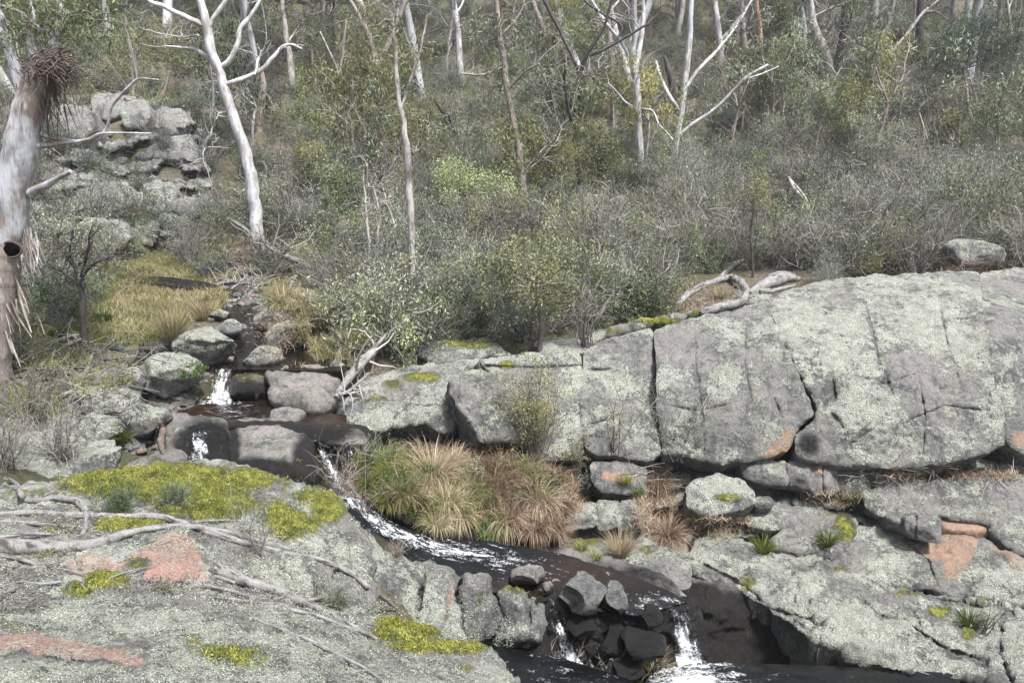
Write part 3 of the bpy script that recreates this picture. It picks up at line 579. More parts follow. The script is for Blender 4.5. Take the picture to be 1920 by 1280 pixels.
# the great sloping lower slabs
slab('long overhanging ledge slab with a pale top at the right edge', [(1622,925),(1660,910),(1720,904),(1800,898),(1900,896),(2380,905),(2380,1060),(1960,1052),(1905,1030),(1868,1010),(1858,980),(1820,975),(1760,968),(1700,966),(1650,960),(1625,950)], 12.6, 11.4, R=14, step=5, thick=1.5, disp=.05, lich=.55, wet=[])
slab('square hanging block wedged under the overhanging ledge', [(1698,970),(1720,968),(1762,970),(1762,1016),(1740,1012),(1712,1004),(1700,995)], 11.6, 11.4, R=5, step=3, thick=.5, disp=.02, lich=.35, name='hanging_block', cracks=[([(1718,968),(1716,1006)],2,.05,0)], rough=1.5)
slab('flat slab of orange stone lying inside the cavity under the ledge', [(1762,975),(1810,978),(1855,984),(1850,1002),(1830,1010),(1790,1006),(1764,1000)], 12.1, 11.9, R=6, step=4, thick=.6, disp=.02, lich=.1, name='cavity_stone', raw=[[(1750,970),(1865,975),(1865,1015),(1750,1010)]])
slab('small grey rock tucked at the left end of the overhang', [(1664,966),(1696,968),(1700,992),(1684,988),(1666,980)], 11.9, 11.7, R=5, step=4, thick=.5, disp=.02, lich=.2, name='wedge_rock')
patch('rock_slab', 'broad lichened slab with orange bare streaks below the overhang', 'rock slab',
  [(1560,1050),(1572,1010),(1600,985),(1640,975),(1690,992),(1715,1010),(1760,1022),(1765,1004),(1800,1010),(1850,1018),(1900,1040),(1960,1060),(2380,1080),(2380,1180),(1900,1135),(1800,1118),(1720,1105),(1640,1092),(1580,1088)],
  [(1560,985,12.3),(1960,985,11.9),(1560,1100,11.0),(1960,1100,10.8)], step=5, R=12, thick=1.5, bulge=.15, disp=.06, lich=.55,
  raw=[[(1720,1030),(1750,1022),(1765,1000),(1800,1004),(1835,1015),(1825,1040),(1810,1060),(1795,1085),(1775,1082),(1765,1050),(1740,1045)],[(1850,1018),(1900,1035),(1960,1060),(1960,1085),(1900,1060)]], wet=[(1868,1048,28,16,.55)], moss=[(1640,1098,60,5,.6)], cracks=[([(1690,1010),(1740,1050),(1760,1100)],2,.05,1)])
patch('rock_slab', 'lichened hump with the thick dark moss cushion on its shoulder', 'rock slab',
  [(1450,1010),(1480,985),(1530,962),(1570,958),(1610,975),(1608,1000),(1570,1040),(1558,1046),(1500,1040),(1455,1030)], [(1450,1040,11.5),(1600,1040,11.6),(1450,960,12.5),(1600,960,12.5)], step=4, R=14, thick=1.2, bulge=.2, disp=.05, lich=.6, moss=[(1582,992,20,30,.95),(1555,962,30,6,.7)])
patch('rock_slab', 'great pale lichened slab sloping down to the dark pool at lower right', 'rock slab',
  [(1292,1040),(1320,1000),(1360,990),(1410,1020),(1470,1040),(1560,1056),(1640,1098),(1760,1115),(1900,1140),(2380,1190),(2380,1400),(1960,1390),(1880,1300),(1840,1275),(1780,1275),(1700,1262),(1620,1245),(1560,1215),(1500,1185),(1440,1140),(1380,1100),(1320,1085),(1296,1080)],
  [(1300,1040,11.4),(1600,1090,10.9),(1960,1150,10.3),(1300,1090,10.8),(1600,1230,9.0),(1900,1290,8.3),(1450,1150,9.9),(1800,1200,9.5)], step=5, R=16, thick=1.6, bulge=.2, disp=.08, lich=.66,
  moss=[(1404,1090,14,18,.8),(1700,1120,40,6,.8),(1760,1152,24,8,1),(1816,1196,16,10,1),(1590,1072,40,5,.8),(1830,1130,50,4,.6),(1350,1010,40,6,.6)], wet=[(1500,1070,40,10,.5),(1560,1240,120,30,.5),(1340,1080,40,30,.35),(1700,1280,200,22,.6)],
  cracks=[([(1560,1056),(1660,1100),(1760,1125),(1900,1150)],5,.16,0),([(1300,1050),(1400,1100),(1440,1140),(1520,1165),(1560,1190)],4,.12,1),([(1600,1110),(1640,1150),(1700,1170),(1780,1220),(1850,1240)],4,.12,1),([(1700,1120),(1730,1180)],3,.08,1),([(1880,1150),(1875,1220),(1900,1290)],5,.15,0),([(1460,1050),(1500,1090),(1490,1130)],3,.08,1),([(1480,1160),(1520,1185),(1545,1175)],3,.06,1),([(1400,1060),(1408,1100),(1395,1120)],3,.08,1)])
patch('wet_rock', 'dark wet undercut rock behind the right hand waterfall', 'rock',
  [(1240,1090),(1290,1080),(1330,1085),(1385,1100),(1440,1140),(1500,1185),(1560,1215),(1640,1252),(1720,1272),(1720,1330),(1250,1330),(1262,1180),(1255,1130)],
  [(1240,1090,10.9),(1440,1130,10.6),(1240,1280,9.9),(1640,1280,9.9),(1560,1230,10.0),(1330,1090,10.9)], step=5, R=10, thick=1.5, bulge=.0, disp=.07, lich=.0, mat=M_BROWN, wet=[(1400,1200,260,90,1.3),(1300,1130,70,50,.9)], bumps=[(1350,1130,50,.35)])
# ---------------------------------------------------------------- near bank
patch('mossy_outcrop', 'rounded foreground outcrop thick with yellow green moss above the stream', 'rock',
  [(-120,925),(40,912),(120,905),(180,895),(240,884),(300,876),(360,868),(420,870),(470,880),(505,895),(530,905),(560,912),(600,922),(632,940),(655,965),(672,990),(690,1020),(700,1060),(705,1110),(700,1170),(560,1190),(300,1190),(-120,1190)],
  [(0,930,7.6),(300,885,8.6),(560,920,9.0),(0,1150,5.2),(300,1150,5.6),(650,1150,6.6),(300,1000,7.0),(600,1010,7.8)], step=5, R=24, thick=1.5, bulge=.0, disp=.06, lich=.5, mat=M_NEAR,
  moss=[(300,898,200,26,1.1),(180,915,70,18,.9),(430,905,110,24,1.0),(300,925,50,14,1.3),(400,950,90,26,1.05),(545,985,46,26,1.35),(520,965,30,22,1.1),(615,962,34,20,1.1),(600,935,60,14,.95),(240,985,70,12,1.1),(330,945,40,14,1.1),(350,960,60,16,.9),(110,1000,40,8,.8),(200,1090,38,20,1.2),(150,1110,30,14,1),(265,1060,26,12,.8),(60,930,60,10,.6),(90,1045,40,6,.8),(500,925,60,10,.5)],
  raw=[[(125,1060),(150,1040),(215,1050),(260,1028),(300,1010),(340,1010),(365,1025),(378,1080),(382,1092),(330,1095),(265,1090),(285,1062),(250,1048),(200,1065),(130,1080)]],
  cracks=[([(560,1040),(590,1090),(600,1150)],5,.06,1),([(610,1010),(630,1080),(640,1150)],5,.06,1),([(0,1160),(150,1150),(300,1130)],8,.12,0),([(650,1000),(660,1100)],4,.06,1)],
  wet=[], bumps=[(330,1060,70,.25),(545,985,60,.10),(615,965,40,.10),(250,1050,60,.1),(420,1020,60,.1)])
patch('bank_rock', 'grey upright slab with a narrow dark split, leaning over the stream', 'rock',
  [(690,1010),(720,1035),(760,1052),(800,1060),(845,1066),(858,1084),(852,1120),(864,1150),(874,1200),(860,1230),(760,1230),(700,1200),(660,1170),(672,1100),(680,1040)],
  [(690,1030,8.9),(850,1070,9.2),(700,1200,7.8),(870,1200,8.3)], step=4, R=12, thick=1.3, bulge=.05, disp=.05, lich=.5, mat=M_ROCK,
  cracks=[([(802,1068),(790,1110),(784,1160)],3.5,.22,1),([(846,1085),(838,1140),(834,1180)],4,.05,1),([(740,1060),(735,1130),(730,1180)],3,.05,1),([(760,1090),(765,1100)],3,.05,1)], raw=[[(846,1090),(852,1090),(840,1160),(835,1160)]], wet=[])
patch('bank_rock', 'dark grey upright rock spotted with round lichens beside the split slab', 'rock',
  [(866,1100),(874,1080),(900,1079),(915,1086),(922,1105),(925,1120),(938,1130),(944,1160),(935,1180),(905,1196),(885,1204),(876,1190),(866,1150)], [(870,1085,9.2),(940,1085,9.4),(870,1200,8.7),(940,1200,8.9)], step=4, R=9, thick=.9, bulge=.12, disp=.05, lich=.42, cracks=[([(922,1105),(940,1140)],3,.08,0)], moss=[(897,1120,6,18,.6)])
patch('bank_rock', 'rounded grey rock with a pale lichened top and split face above the dark pool', 'rock',
  [(932,1112),(950,1102),(985,1100),(1010,1112),(1022,1140),(1024,1175),(1010,1205),(985,1215),(950,1214),(932,1204),(940,1180),(946,1150)], [(932,1105,9.3),(1022,1105,9.3),(932,1214,8.8),(1022,1214,8.8)], step=4, R=22, thick=.9, bulge=.15, disp=.045, lich=.52, cracks=[([(993,1105),(990,1150),(996,1180)],3,.07,1)], wet=[(975,1212,50,16,.8)], moss=[(960,1106,20,5,.6)])
patch('foreground_slab', 'nearest broad slab crusted with pale lichen, pink bare band and moss rim', 'rock slab',
  [(-160,1150),(0,1135),(60,1135),(120,1115),(180,1104),(240,1100),(330,1106),(400,1118),(480,1130),(560,1140),(640,1150),(700,1158),(760,1172),(820,1182),(870,1205),(920,1220),(945,1245),(962,1270),(1000,1330),(1000,1500),(-160,1500)],
  [(0,1150,4.9),(400,1120,5.4),(850,1200,6.2),(0,1290,3.5),(400,1290,3.7),(900,1290,4.9),(600,1200,5.0)], step=5, R=22, thick=.8, bulge=.0, disp=.035, fr=2.2, lich=.58, mat=M_NEAR, rough=2,
  moss=[(820,1215,90,12,1.35),(760,1188,60,16,1.3),(870,1217,50,9,1.2),(740,1170,40,12,1),(430,1228,60,12,.85),(470,1250,40,14,.7),(705,1205,14,8,.8),(875,1255,14,8,.9),(360,1210,20,14,.6),(20,1180,30,8,.6),(30,1150,40,6,.5)],
  raw=[[(-20,1205),(30,1192),(100,1196),(160,1205),(220,1218),(270,1248),(262,1256),(190,1236),(120,1226),(40,1222),(-20,1222)]],
  cracks=[([(-10,1232),(60,1230),(140,1240),(200,1250)],6,.06,1),([(150,1170),(200,1180),(240,1200)],8,.04,1),([(870,1235),(900,1230),(940,1250)],4,.05,1)], wet=[(400,1270,60,14,.3)])
# left bank lichen slabs
patch('rock_slab', 'pale lichened slab behind the wispy grey scrub at far left', 'rock slab',
  [(-120,720),(0,705),(60,700),(120,720),(140,760),(150,800),(160,850),(190,880),(240,890),(250,905),(150,915),(0,925),(-120,930)], [(0,710,13.0),(150,760,12.6),(0,900,9.4),(240,900,10.2)], step=6, R=18, thick=1.0, bulge=.0, disp=.1, lich=.55, moss=[(190,880,40,10,.5)])
patch('rock_slab', 'lichened rock rising behind the moss outcrop beside the water slide', 'rock slab',
  [(215,890),(250,868),(290,850),(320,840),(345,850),(350,868),(300,880),(240,892)], [(215,890,10.0),(345,890,10.3),(215,840,10.9),(345,840,11.1)], step=4, R=12, thick=.9, bulge=.1, disp=.04, lich=.6, moss=[(300,868,30,6,.6)])
# water worn rocks of the cascades
patch('wet_rock', 'rounded brown boulder between the two water slides', 'boulder',
  [(428,796),(470,786),(520,789),(560,800),(582,818),(588,850),(596,880),(588,905),(540,908),(500,900),(460,895),(430,870),(420,830)], [(428,800,12.3),(590,800,12.2),(428,900,11.0),(590,900,10.8)], step=4, R=30, thick=1, bulge=.25, disp=.04, lich=.1, mat=M_BROWN, wet=[(490,895,100,34,1.2),(425,845,26,60,1.1),(580,870,34,60,1.1)], cracks=[([(470,800),(520,815),(560,812)],3,.03,1)])
patch('wet_rock', 'dark wet chute rock with the small trickle on its left side', 'rock',
  [(302,796),(310,776),(350,774),(380,782),(425,792),(432,830),(430,870),(440,895),(400,900),(350,880),(322,860),(310,830)], [(302,780,12.4),(430,800,12.3),(320,890,11.2),(430,890,11.1)], step=4, R=22, thick=1, bulge=.2, disp=.05, lich=.12, mat=M_BROWN, wet=[(385,850,60,60,1.1),(340,800,30,20,.3)])
patch('wet_rock', 'smooth pinkish brown block on the right side of the cascade pool', 'boulder',
  [(500,700),(530,690),(580,688),(618,690),(640,712),(628,752),(614,772),(585,782),(560,770),(520,764),(506,745)], [(500,690,13.75),(636,690,13.8),(500,780,12.85),(636,780,12.95)], step=4, R=22, thick=1, bulge=.2, disp=.035, lich=.05, mat=M_BROWN, cracks=[([(520,724),(560,728),(600,722)],2,.03,1)], wet=[(570,778,60,10,.6)])
patch('wet_rock', 'dark mossy block between the twin falls above the cascade pool', 'boulder',
  [(434,696),(450,686),(500,684),(528,690),(530,704),(504,714),(500,740),(470,742),(438,735),(432,715)], [(434,690,14.0),(528,690,14.1),(434,742,13.5),(528,742,13.6)], step=4, R=16, thick=.8, bulge=.15, disp=.04, lich=.05, mat=M_BROWN, wet=[(470,730,60,16,.9),(450,710,30,30,.6)], moss=[(470,705,40,12,.5)])
patch('wet_rock', 'low brown rock sill holding the cascade pool', 'rock',
  [(350,790),(380,782),(430,790),(480,788),(540,792),(600,797),(645,798),(680,808),(690,830),(640,836),(590,826),(540,806),(480,800),(430,802),(380,800)], [(350,785,12.5),(640,800,12.2),(350,830,12.0),(640,830,11.8)], step=4, R=7, thick=1, bulge=.04, disp=.02, lich=0, mat=M_BROWN, wet=[(500,810,200,30,.9)])
patch('wet_rock', 'dark wet rock wall on the right of the main water slide', 'rock',
  [(636,800),(670,800),(705,812),(722,850),(700,900),(690,950),(700,985),(672,960),(655,920),(640,870)], [(640,800,12.1),(720,812,12.3),(640,960,10.9),(720,960,11.0)], step=5, R=12, thick=1, bulge=.05, disp=.05, lich=.0, mat=M_BROWN, wet=[(650,880,80,100,1.2)])
BL = [(385,649,102,64,14.5,6,.72,.08,'big rounded pale boulder with a dark base above the fall'),(322,706,116,88,13.5,-4,.68,.08,'largest boulder, white lichen patch on its face, left of the fall'),
 (297,654,66,48,14.5,0,.55,0,'squarish boulder behind the two biggest boulders'),(192,754,124,70,12.35,-6,.62,0,'long lichened boulder with deep shade under its left side'),(190,808,98,62,11.8,4,.6,0,'domed lichened boulder below the long boulder'),
 (242,722,64,60,13.05,0,.3,.2,'dark grey boulder between the long boulder and the largest boulder'),(182,716,96,40,13.1,-5,.6,0,'flat pale boulder stacked behind the long boulder'),(274,788,84,66,12.1,0,.5,.3,'low greenish boulder at the edge of the small pool'),
 (536,779,70,36,12.8,-6,.1,.5,'small wet boulder against the pinkish block'),(494,670,70,42,14.25,-4,.5,.4,'small lichen topped boulder in the stream above the falls'),(536,632,76,48,15.2,-8,.5,.4,'boulder with pale top in the stream bend'),
 (572,582,86,46,16.7,10,.6,.1,'tilted lichened boulder on the right bank'),(604,600,70,40,16.2,0,.5,0,'grey boulder with roots over it on the right bank'),(512,598,66,42,16.3,0,.5,.2,'grey green boulder in the stream gravel'),
 (428,614,66,30,15.8,-6,.3,.2,'pink grey slab at the water edge by the straw grass'),(415,590,42,18,17.2,0,.6,0,'small pale boulder at the tip of the straw grass'),(192,842,64,32,11.3,0,.6,0,'low lichened stone left of the hanging bark'),(190,862,84,46,10.6,0,.58,0,'mossy pale stone behind the outcrop at left')]
for x, y, a, b, Y, rot, li, wt, lb in BL: boulder(lb, x, y, a*1.04, b*1.08, Y, rot=rot, lich=li+.22, wet=wt, seed=int(x), mat=M_BROWN if li < .2 else M_ROCK, flat=.6)
for x, y, a, b, Y, li, wt, lb in [(990,1078,72,46,9.45,.1,.7,'flat grey rock standing in midstream'),(1030,1100,28,26,9.3,.15,.5,'smallest stone in midstream beside the flat grey rock'),(1045,1098,34,30,9.55,.15,.5,'little rounded rock left of the cracked midstream rock'),
  (1090,1112,112,72,9.15,.2,.55,'cracked rounded rock, largest in midstream'),(1156,1120,56,64,9.12,.2,.55,'blocky rock on the right of the cracked midstream rock'),(1092,1178,66,48,8.95,.05,1,'dark wet rock where the lower stream divides'),
  (1206,1206,92,74,8.75,.0,1,'grey boulder left of the lower waterfall'),(1150,1200,64,60,8.95,.0,1,'dark boulder between the two lower falls'),(1170,1262,90,50,8.6,.05,1,'wet rock beneath the scrubby twigs between the lower falls'),(1215,1155,60,40,9.0,0,1,'wet step rock at the lip of the lower waterfall')]:
    boulder(lb, x, y, a, b, Y, lich=li, wet=wt, seed=int(x), mat=M_BROWN if li < .2 else M_ROCK, flat=.95)
for i, (x, y, a, b, lb) in enumerate([(75,700,60,30,'flat grey rock among litter by the twisted dead tree'),(150,740,50,34,'pale rock half sunk left of the long boulder'),(120,770,60,36,'grey rock between the left slab and the long boulder'),(215,690,46,26,'low rock in litter above the dark grey boulder'),(250,675,40,26,'small pale rock behind the largest boulder'),(340,600,36,16,'flat grey stone in the straw meadow'),(90,560,70,30,'lichened rock in brush right of the massive gum'),(130,575,60,26,'dark capped pale rock behind the twisted dead tree'),(60,600,50,24,'grey rock at the foot of the massive gum'),(330,745,60,26,'brown wet stone at the foot of the largest boulder'),(250,830,60,34,'brown rock beside the hanging bark'),(610,560,50,30,'grey rock under the right bank scrub'),(655,650,50,26,'pale rock in grass left of the bleached log'),(622,694,70,34,'grey rock at the corner of the upper pool'),(600,664,40,24,'brown stone at the right edge of the upper pool'),(612,800,44,22,'wet stone at the outlet of the cascade pool'),(640,806,50,26,'dark stone at the head of the main water slide'),(516,690,34,20,'wet stone between the mossy block and pinkish block'),(520,505,46,24,'pale flat rock by the pale fallen limb'),(470,510,36,18,'small grey rock at the far bend of the stream'),(270,505,40,16,'flat stone at the far pool edge'),(380,500,40,20,'grey stone in brush above the far pool')]):
    stone_on(x, y, a, b, label=lb, lich=.5, wet=.1, seed=i+9, sub=4, rot=(i*37) % 20-10, flat=.75)
patch('earth_bank', None, None, [(655,850),(700,835),(800,830),(900,832),(1000,838),(1085,850),(1085,900),(1062,950),(1050,1000),(1000,1012),(940,1020),(870,1012),(800,992),(740,965),(700,930),(668,890)],
  [(660,850,12.3),(860,835,13.0),(1080,850,13.1),(700,930,11.0),(850,1005,10.65),(1040,1005,10.9),(860,930,11.5),(1000,930,11.8),(760,900,11.6)], step=5, R=12, thick=1.5, bulge=.1, disp=.10, lich=0, mat=M_SHADED_SOIL, kind='structure', rough=4)  # earth face painted near black for the shadow beneath the overhang
# shingle of stones along the creek: countable stones
patch('wet_rock', 'stepped dark wet bedrock under the lower falls', 'rock',
  [(985,1130),(1030,1114),(1080,1120),(1140,1132),(1200,1140),(1250,1134),(1292,1128),(1312,1150),(1318,1220),(1340,1300),(1340,1330),(1000,1330),(1000,1260),(985,1220),(990,1170)],
  [(1000,1120,9.25),(1290,1130,9.3),(1150,1135,9.15),(1010,1300,8.75),(1330,1300,8.9),(1150,1220,9.1),(1060,1180,9.1)], step=5, R=6, thick=1, bulge=.0, disp=.12, fr=1.6, lich=0, mat=M_BROWN, wet=[(1150,1220,300,200,1.2)])
rg = random.Random(5); STG = 'stones along the upper stream'
for x, y, a in [(462,560,20),(478,545,16),(470,575,14),(500,565,18),(486,580,22),(440,600,16),(520,575,16),(545,600,22),(560,610,20),(470,628,22),(450,632,18),(478,640,24),(500,645,20),(465,652,20),(440,660,22),(452,672,24),(480,690,22),(548,640,18),(560,655,20),(505,620,22),(520,612,20),(492,606,26),(476,612,18),(466,596,20),(575,650,24),(560,670,18),(600,680,30),(590,692,28),(410,668,20),(425,678,18),(400,756,24),(350,758,26),(300,752,22),(545,550,18),(530,535,18),(430,575,16),(395,600,14),(240,680,30),(220,650,26),(215,700,34),(250,760,24),(232,782,26),(210,672,22),(160,690,30),(120,700,26),(90,690,22),(280,640,22),(150,715,26),(600,640,22),(615,625,20),(640,700,26),(340,640,16),(460,530,18),(500,530,22),(518,520,16),(390,530,16),(350,520,14),(330,515,16),(420,540,14),(295,522,12),(345,752,24),(365,748,20),(330,765,26),(300,775,28),(270,770,24),(255,745,22),(285,745,18),(225,765,20),(210,640,22),(180,660,24),(160,655,18),(140,690,24),(105,720,22),(85,735,26),(60,745,20),(40,720,24),(190,685,18),(365,735,16),(250,800,22),(240,815,18),(265,845,22),(285,835,18),(590,640,18),(578,628,16),*[(rg.uniform(-48,52)+x_, rg.uniform(-14,16)+y_, rg.uniform(12,26)) for x_, y_ in [(445,560),(460,580),(480,600),(505,625),(530,640),(555,660),(450,620),(440,645),(410,640),(480,650)] for _ in range(5)],(555,668,16),(530,660,18),(485,660,20),(500,600,18),(415,640,18),(428,652,16)]:
    o = stone_on(x, y, a*rg.uniform(.9, 1.3), a*rg.uniform(.55, .8), label='small creek stone among the shingle of the upper stream', lich=rg.uniform(.1, .55), wet=.3, seed=int(x), sub=3, name='creek_stone', cat='stone', group=STG, rot=rg.uniform(-12, 12), mat=M_BROWN if rg.random() < .5 else M_ROCK)
# ---------------------------------------------------------------- far outcrop at upper left
OC = [([(145,362),(190,346),(240,345),(244,385),(200,392),(150,390)],'pale block at the left end of the ledge row above the dark overhang',.55),([(244,366),(268,366),(270,392),(246,390)],'small square orange tinted block in the ledge row',.4),([(268,350),(300,342),(305,388),(290,396),(270,392)],'rounded block in the ledge row, left of the tall one',.6),([(304,350),(326,348),(326,392),(308,390)],'tall narrow block at the right end of the ledge row',.55),([(330,375),(372,380),(376,400),(340,400)],'low pale block beyond the ledge row',.5),
 ([(60,382),(100,375),(150,392),(160,425),(150,470),(80,470),(60,430)],'broad grey green rock face beside the big gum trunk',.6),([(160,412),(230,418),(240,450),(200,470),(160,460)],'rock face beneath the dark overhang',.55),
 ([(90,215),(130,200),(170,210),(176,240),(150,262),(95,256)],'purple grey rock above the gum branch',.4),([(176,182),(220,178),(226,210),(200,222),(178,215)],'highest pale rock of the upper outcrop',.5),([(230,195),(272,192),(280,215),(270,238),(236,236)],'rounded rock in the upper outcrop beside yellow shrub',.6),([(288,208),(340,206),(352,230),(340,250),(296,245)],'broad rock at the right end of the upper outcrop',.55),([(235,240),(280,236),(300,250),(270,262),(238,258)],'flat rock beneath the yellow shrub',.5),
 ([(100,260),(150,262),(180,270),(176,300),(130,305),(95,290)],'pink tinged rock left of centre in the rubble',.45),([(180,268),(232,266),(236,290),(200,300)],'block in the middle of the rubble slope',.45),([(240,278),(280,282),(282,300),(250,306)],'lichened rock in the rubble slope',.5),([(285,300),(330,292),(372,306),(380,330),(340,340),(300,330)],'long pale rock lowest in the rubble',.5),([(130,310),(190,305),(240,312),(236,340),(170,345),(120,335)],'layered rock just above the ledge row',.45),([(320,262),(350,256),(372,275),(360,292),(326,288)],'broken rock near the twisted dead branch',.4),
 ([(300,405),(350,410),(356,430),(310,436)],'orange tinged rock below the overhang, right side',.35),([(1020,130),(1060,140),(1062,170),(1030,175)],'tan rock face among trees high on the slope',.2),([(850,282),(880,278),(905,285),(900,300),(862,300)],'pale rock at the foot of leaning dark trunks',.6)]
def gy(x, y, d=0): return (x, y, ground_at(x, y)[1]+d)
patch('far_outcrop', 'broad stepped outcrop of pale layered granite at upper left, behind the loose blocks', 'rock outcrop',
  [(62,300),(85,215),(130,192),(180,178),(260,184),(345,200),(372,250),(384,300),(398,340),(388,400),(366,440),(300,470),(230,478),(150,490),(90,484),(58,440)],
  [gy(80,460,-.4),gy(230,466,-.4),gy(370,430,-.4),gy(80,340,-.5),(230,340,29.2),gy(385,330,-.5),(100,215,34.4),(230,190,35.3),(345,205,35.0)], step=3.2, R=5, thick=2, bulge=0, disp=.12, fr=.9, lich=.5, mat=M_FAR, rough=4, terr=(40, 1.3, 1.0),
  cracks=[([(150,394),(200,398),(250,402),(300,404),(350,402)],7,1.6,0),([(60,376),(110,378),(150,390)],4,.7,0),([(90,255),(150,264),(220,262),(300,258),(360,262)],4,.5,0),([(70,305),(140,308),(220,306),(290,300),(375,310)],4,.5,0),([(110,338),(180,342),(260,338),(380,350)],4,.5,0),([(176,190),(180,250),(170,300)],3,.5,0),([(235,190),(236,250),(240,300)],3,.5,0),([(285,200),(290,260),(284,330)],3,.5,0),([(120,410),(130,450),(120,480)],3,.5,0),([(200,400),(205,440),(200,470)],3,.5,0)])
for ol, lb, li in OC:
    if 'rubble' in lb or lb.startswith(('flat rock', 'broad grey', 'layered')): continue
    xs = [q[0] for q in ol]; ys = [q[1] for q in ol]; g = ground_at(sum(xs)/len(xs), max(ys)); Y = g[1]-(1.0 if sum(xs)/len(xs) < 420 else .3); h = (max(ys)-min(ys))*Y/FPX
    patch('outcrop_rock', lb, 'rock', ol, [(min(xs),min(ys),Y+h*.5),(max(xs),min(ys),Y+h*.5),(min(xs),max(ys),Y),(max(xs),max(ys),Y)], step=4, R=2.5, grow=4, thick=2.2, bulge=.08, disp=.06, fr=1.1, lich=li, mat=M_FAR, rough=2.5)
for k in range(60):
    x, y = rg.uniform(95, 390), rg.uniform(245, 345)
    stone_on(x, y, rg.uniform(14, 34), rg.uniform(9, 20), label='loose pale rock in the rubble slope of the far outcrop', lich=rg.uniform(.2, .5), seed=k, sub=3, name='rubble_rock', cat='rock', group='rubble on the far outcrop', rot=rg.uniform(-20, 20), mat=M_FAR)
# ---------------------------------------------------------------- ray hits on the built ground and rocks
from mathutils.bvhtree import BVHTree
def make_bvh(names=None):
    Vs, Fs, n = [], [], 0
    for o in list(COL.objects):
        if o.type != 'MESH' or o.name.startswith(('stream_water', 'waterfall')): continue
        me = o.data; a = np.empty(len(me.vertices)*3, np.float32); me.vertices.foreach_get('co', a); a = a.reshape(-1, 3)+np.array(o.location, np.float32)
        li = np.empty(len(me.loops), np.int32); me.loops.foreach_get('vertex_index', li); st = np.empty(len(me.polygons), np.int32); me.polygons.foreach_get('loop_start', st); tt = np.empty(len(me.polygons), np.int32); me.polygons.foreach_get('loop_total', tt)
        f3 = st[tt == 3]; f4 = st[tt == 4]
        tri = [np.stack([li[f3], li[f3+1], li[f3+2]], 1)] if len(f3) else []
        if len(f4): tri += [np.stack([li[f4], li[f4+1], li[f4+2]], 1), np.stack([li[f4], li[f4+2], li[f4+3]], 1)]
        t = np.vstack(tri)+n; Vs.append(a); Fs.append(t); n += len(a)
    return BVHTree.FromPolygons(np.vstack(Vs).tolist(), np.vstack(Fs).tolist(), all_triangles=True)
BVH = make_bvh()
def hit(px, py):
    d = Vector(w(px, py, 1.0)).normalized(); r = BVH.ray_cast(Vector((0, 0, 0)), d, 200)
    return np.array(r[0]) if r[0] else w(px, py, 60)
def down(x, y, z0=60):
    r = BVH.ray_cast(Vector((x, y, z0)), Vector((0, 0, -1)), 200)
    return (np.array(r[0]), np.array(r[1])) if r[0] else (np.array([x, y, float(tz(x, y))]), np.array([0, 0, 1.]))
# ---------------------------------------------------------------- the stream
def stream(name, rows, n=14, sub=8, amp=.015, cling=False):
    """rows: ((pxL,pyL,YL),(pxR,pyR,YR),foam,shallow) across the flow, in flow order"""
    L = catmull([w(*r[0]) for r in rows], sub); Rr = catmull([w(*r[1]) for r in rows], sub)
    fo = np.interp(np.linspace(0, len(rows)-1, len(L)), range(len(rows)), [r[2] for r in rows]); sh = np.interp(np.linspace(0, len(rows)-1, len(L)), range(len(rows)), [r[3] for r in rows])
    u = np.linspace(0, 1, n)[None, :, None]; V = L[:, None]*(1-u)+Rr[:, None]*u
    s = np.concatenate([[0], np.cumsum(np.linalg.norm(np.diff((L+Rr)/2, axis=0), axis=1))]); wd = np.linalg.norm(Rr-L, axis=1)
    S = np.repeat(s[:, None], n, 1); T = (u[0, :, 0][None]-.5)*wd[:, None]
    V = V.reshape(-1, 3); F0 = np.repeat(fo[:, None], n, 1).ravel()
    tt = np.linspace(0, len(rows)-1, len(L)); u0 = np.interp(tt, range(len(rows)), [r[4] if len(r) > 4 else .5 for r in rows]); uw = np.interp(tt, range(len(rows)), [r[5] if len(r) > 5 else .75 for r in rows])
    ee = np.exp(-((u[0, :, 0][None]-u0[:, None])/uw[:, None])**2*1.6).ravel()*2-1; ee = np.maximum(ee, -.6)
    if cling:
        qx, qy = proj(V); G = V.reshape(len(L), n, 3).copy(); D = np.linalg.norm(V, axis=1).reshape(len(L), n); H = np.array([np.linalg.norm(hit(a, b)) for a, b in zip(qx, qy)]).reshape(len(L), n)
        H = np.clip(H, D-.5, D+.5)
        for _ in range(3):
            Pd = np.pad(H, 1, 'edge'); H = np.minimum(H, (Pd[1:-1, 1:-1]*2+Pd[:-2, 1:-1]+Pd[2:, 1:-1]+Pd[1:-1, :-2]+Pd[1:-1, 2:])/6)
        V = (G*((H-.035)/D)[..., None]).reshape(-1, 3)
    V[:, 2] += fbm(V*5, 3, 8)*amp*(1+4*F0); V[:, 1] -= np.abs(fbm(V*9, 3, 1))*.05*F0
    i = np.arange(len(L)-1)[:, None]*n+np.arange(n-1)[None]; F = np.stack([i, i+1, i+n+1, i+n], -1).reshape(-1, 4)
    a = V[F[:, 0]]; nn = np.cross(V[F[:, 1]]-a, V[F[:, 3]]-a).sum(0)
    if nn[2] < 0: F = F[:, ::-1]
    mb = MB(); mb.add(V, F)
    o = mb.build(name, M_WATER, attrs={'s': S.ravel(), 't': T.ravel(), 'foam': F0*(.5+.5*ee), 'shal': np.repeat(sh[:, None], n, 1).ravel()*.6, 'film': np.full(len(V), 1.0 if cling else 0.0)}); tag(o, kind='structure'); return o
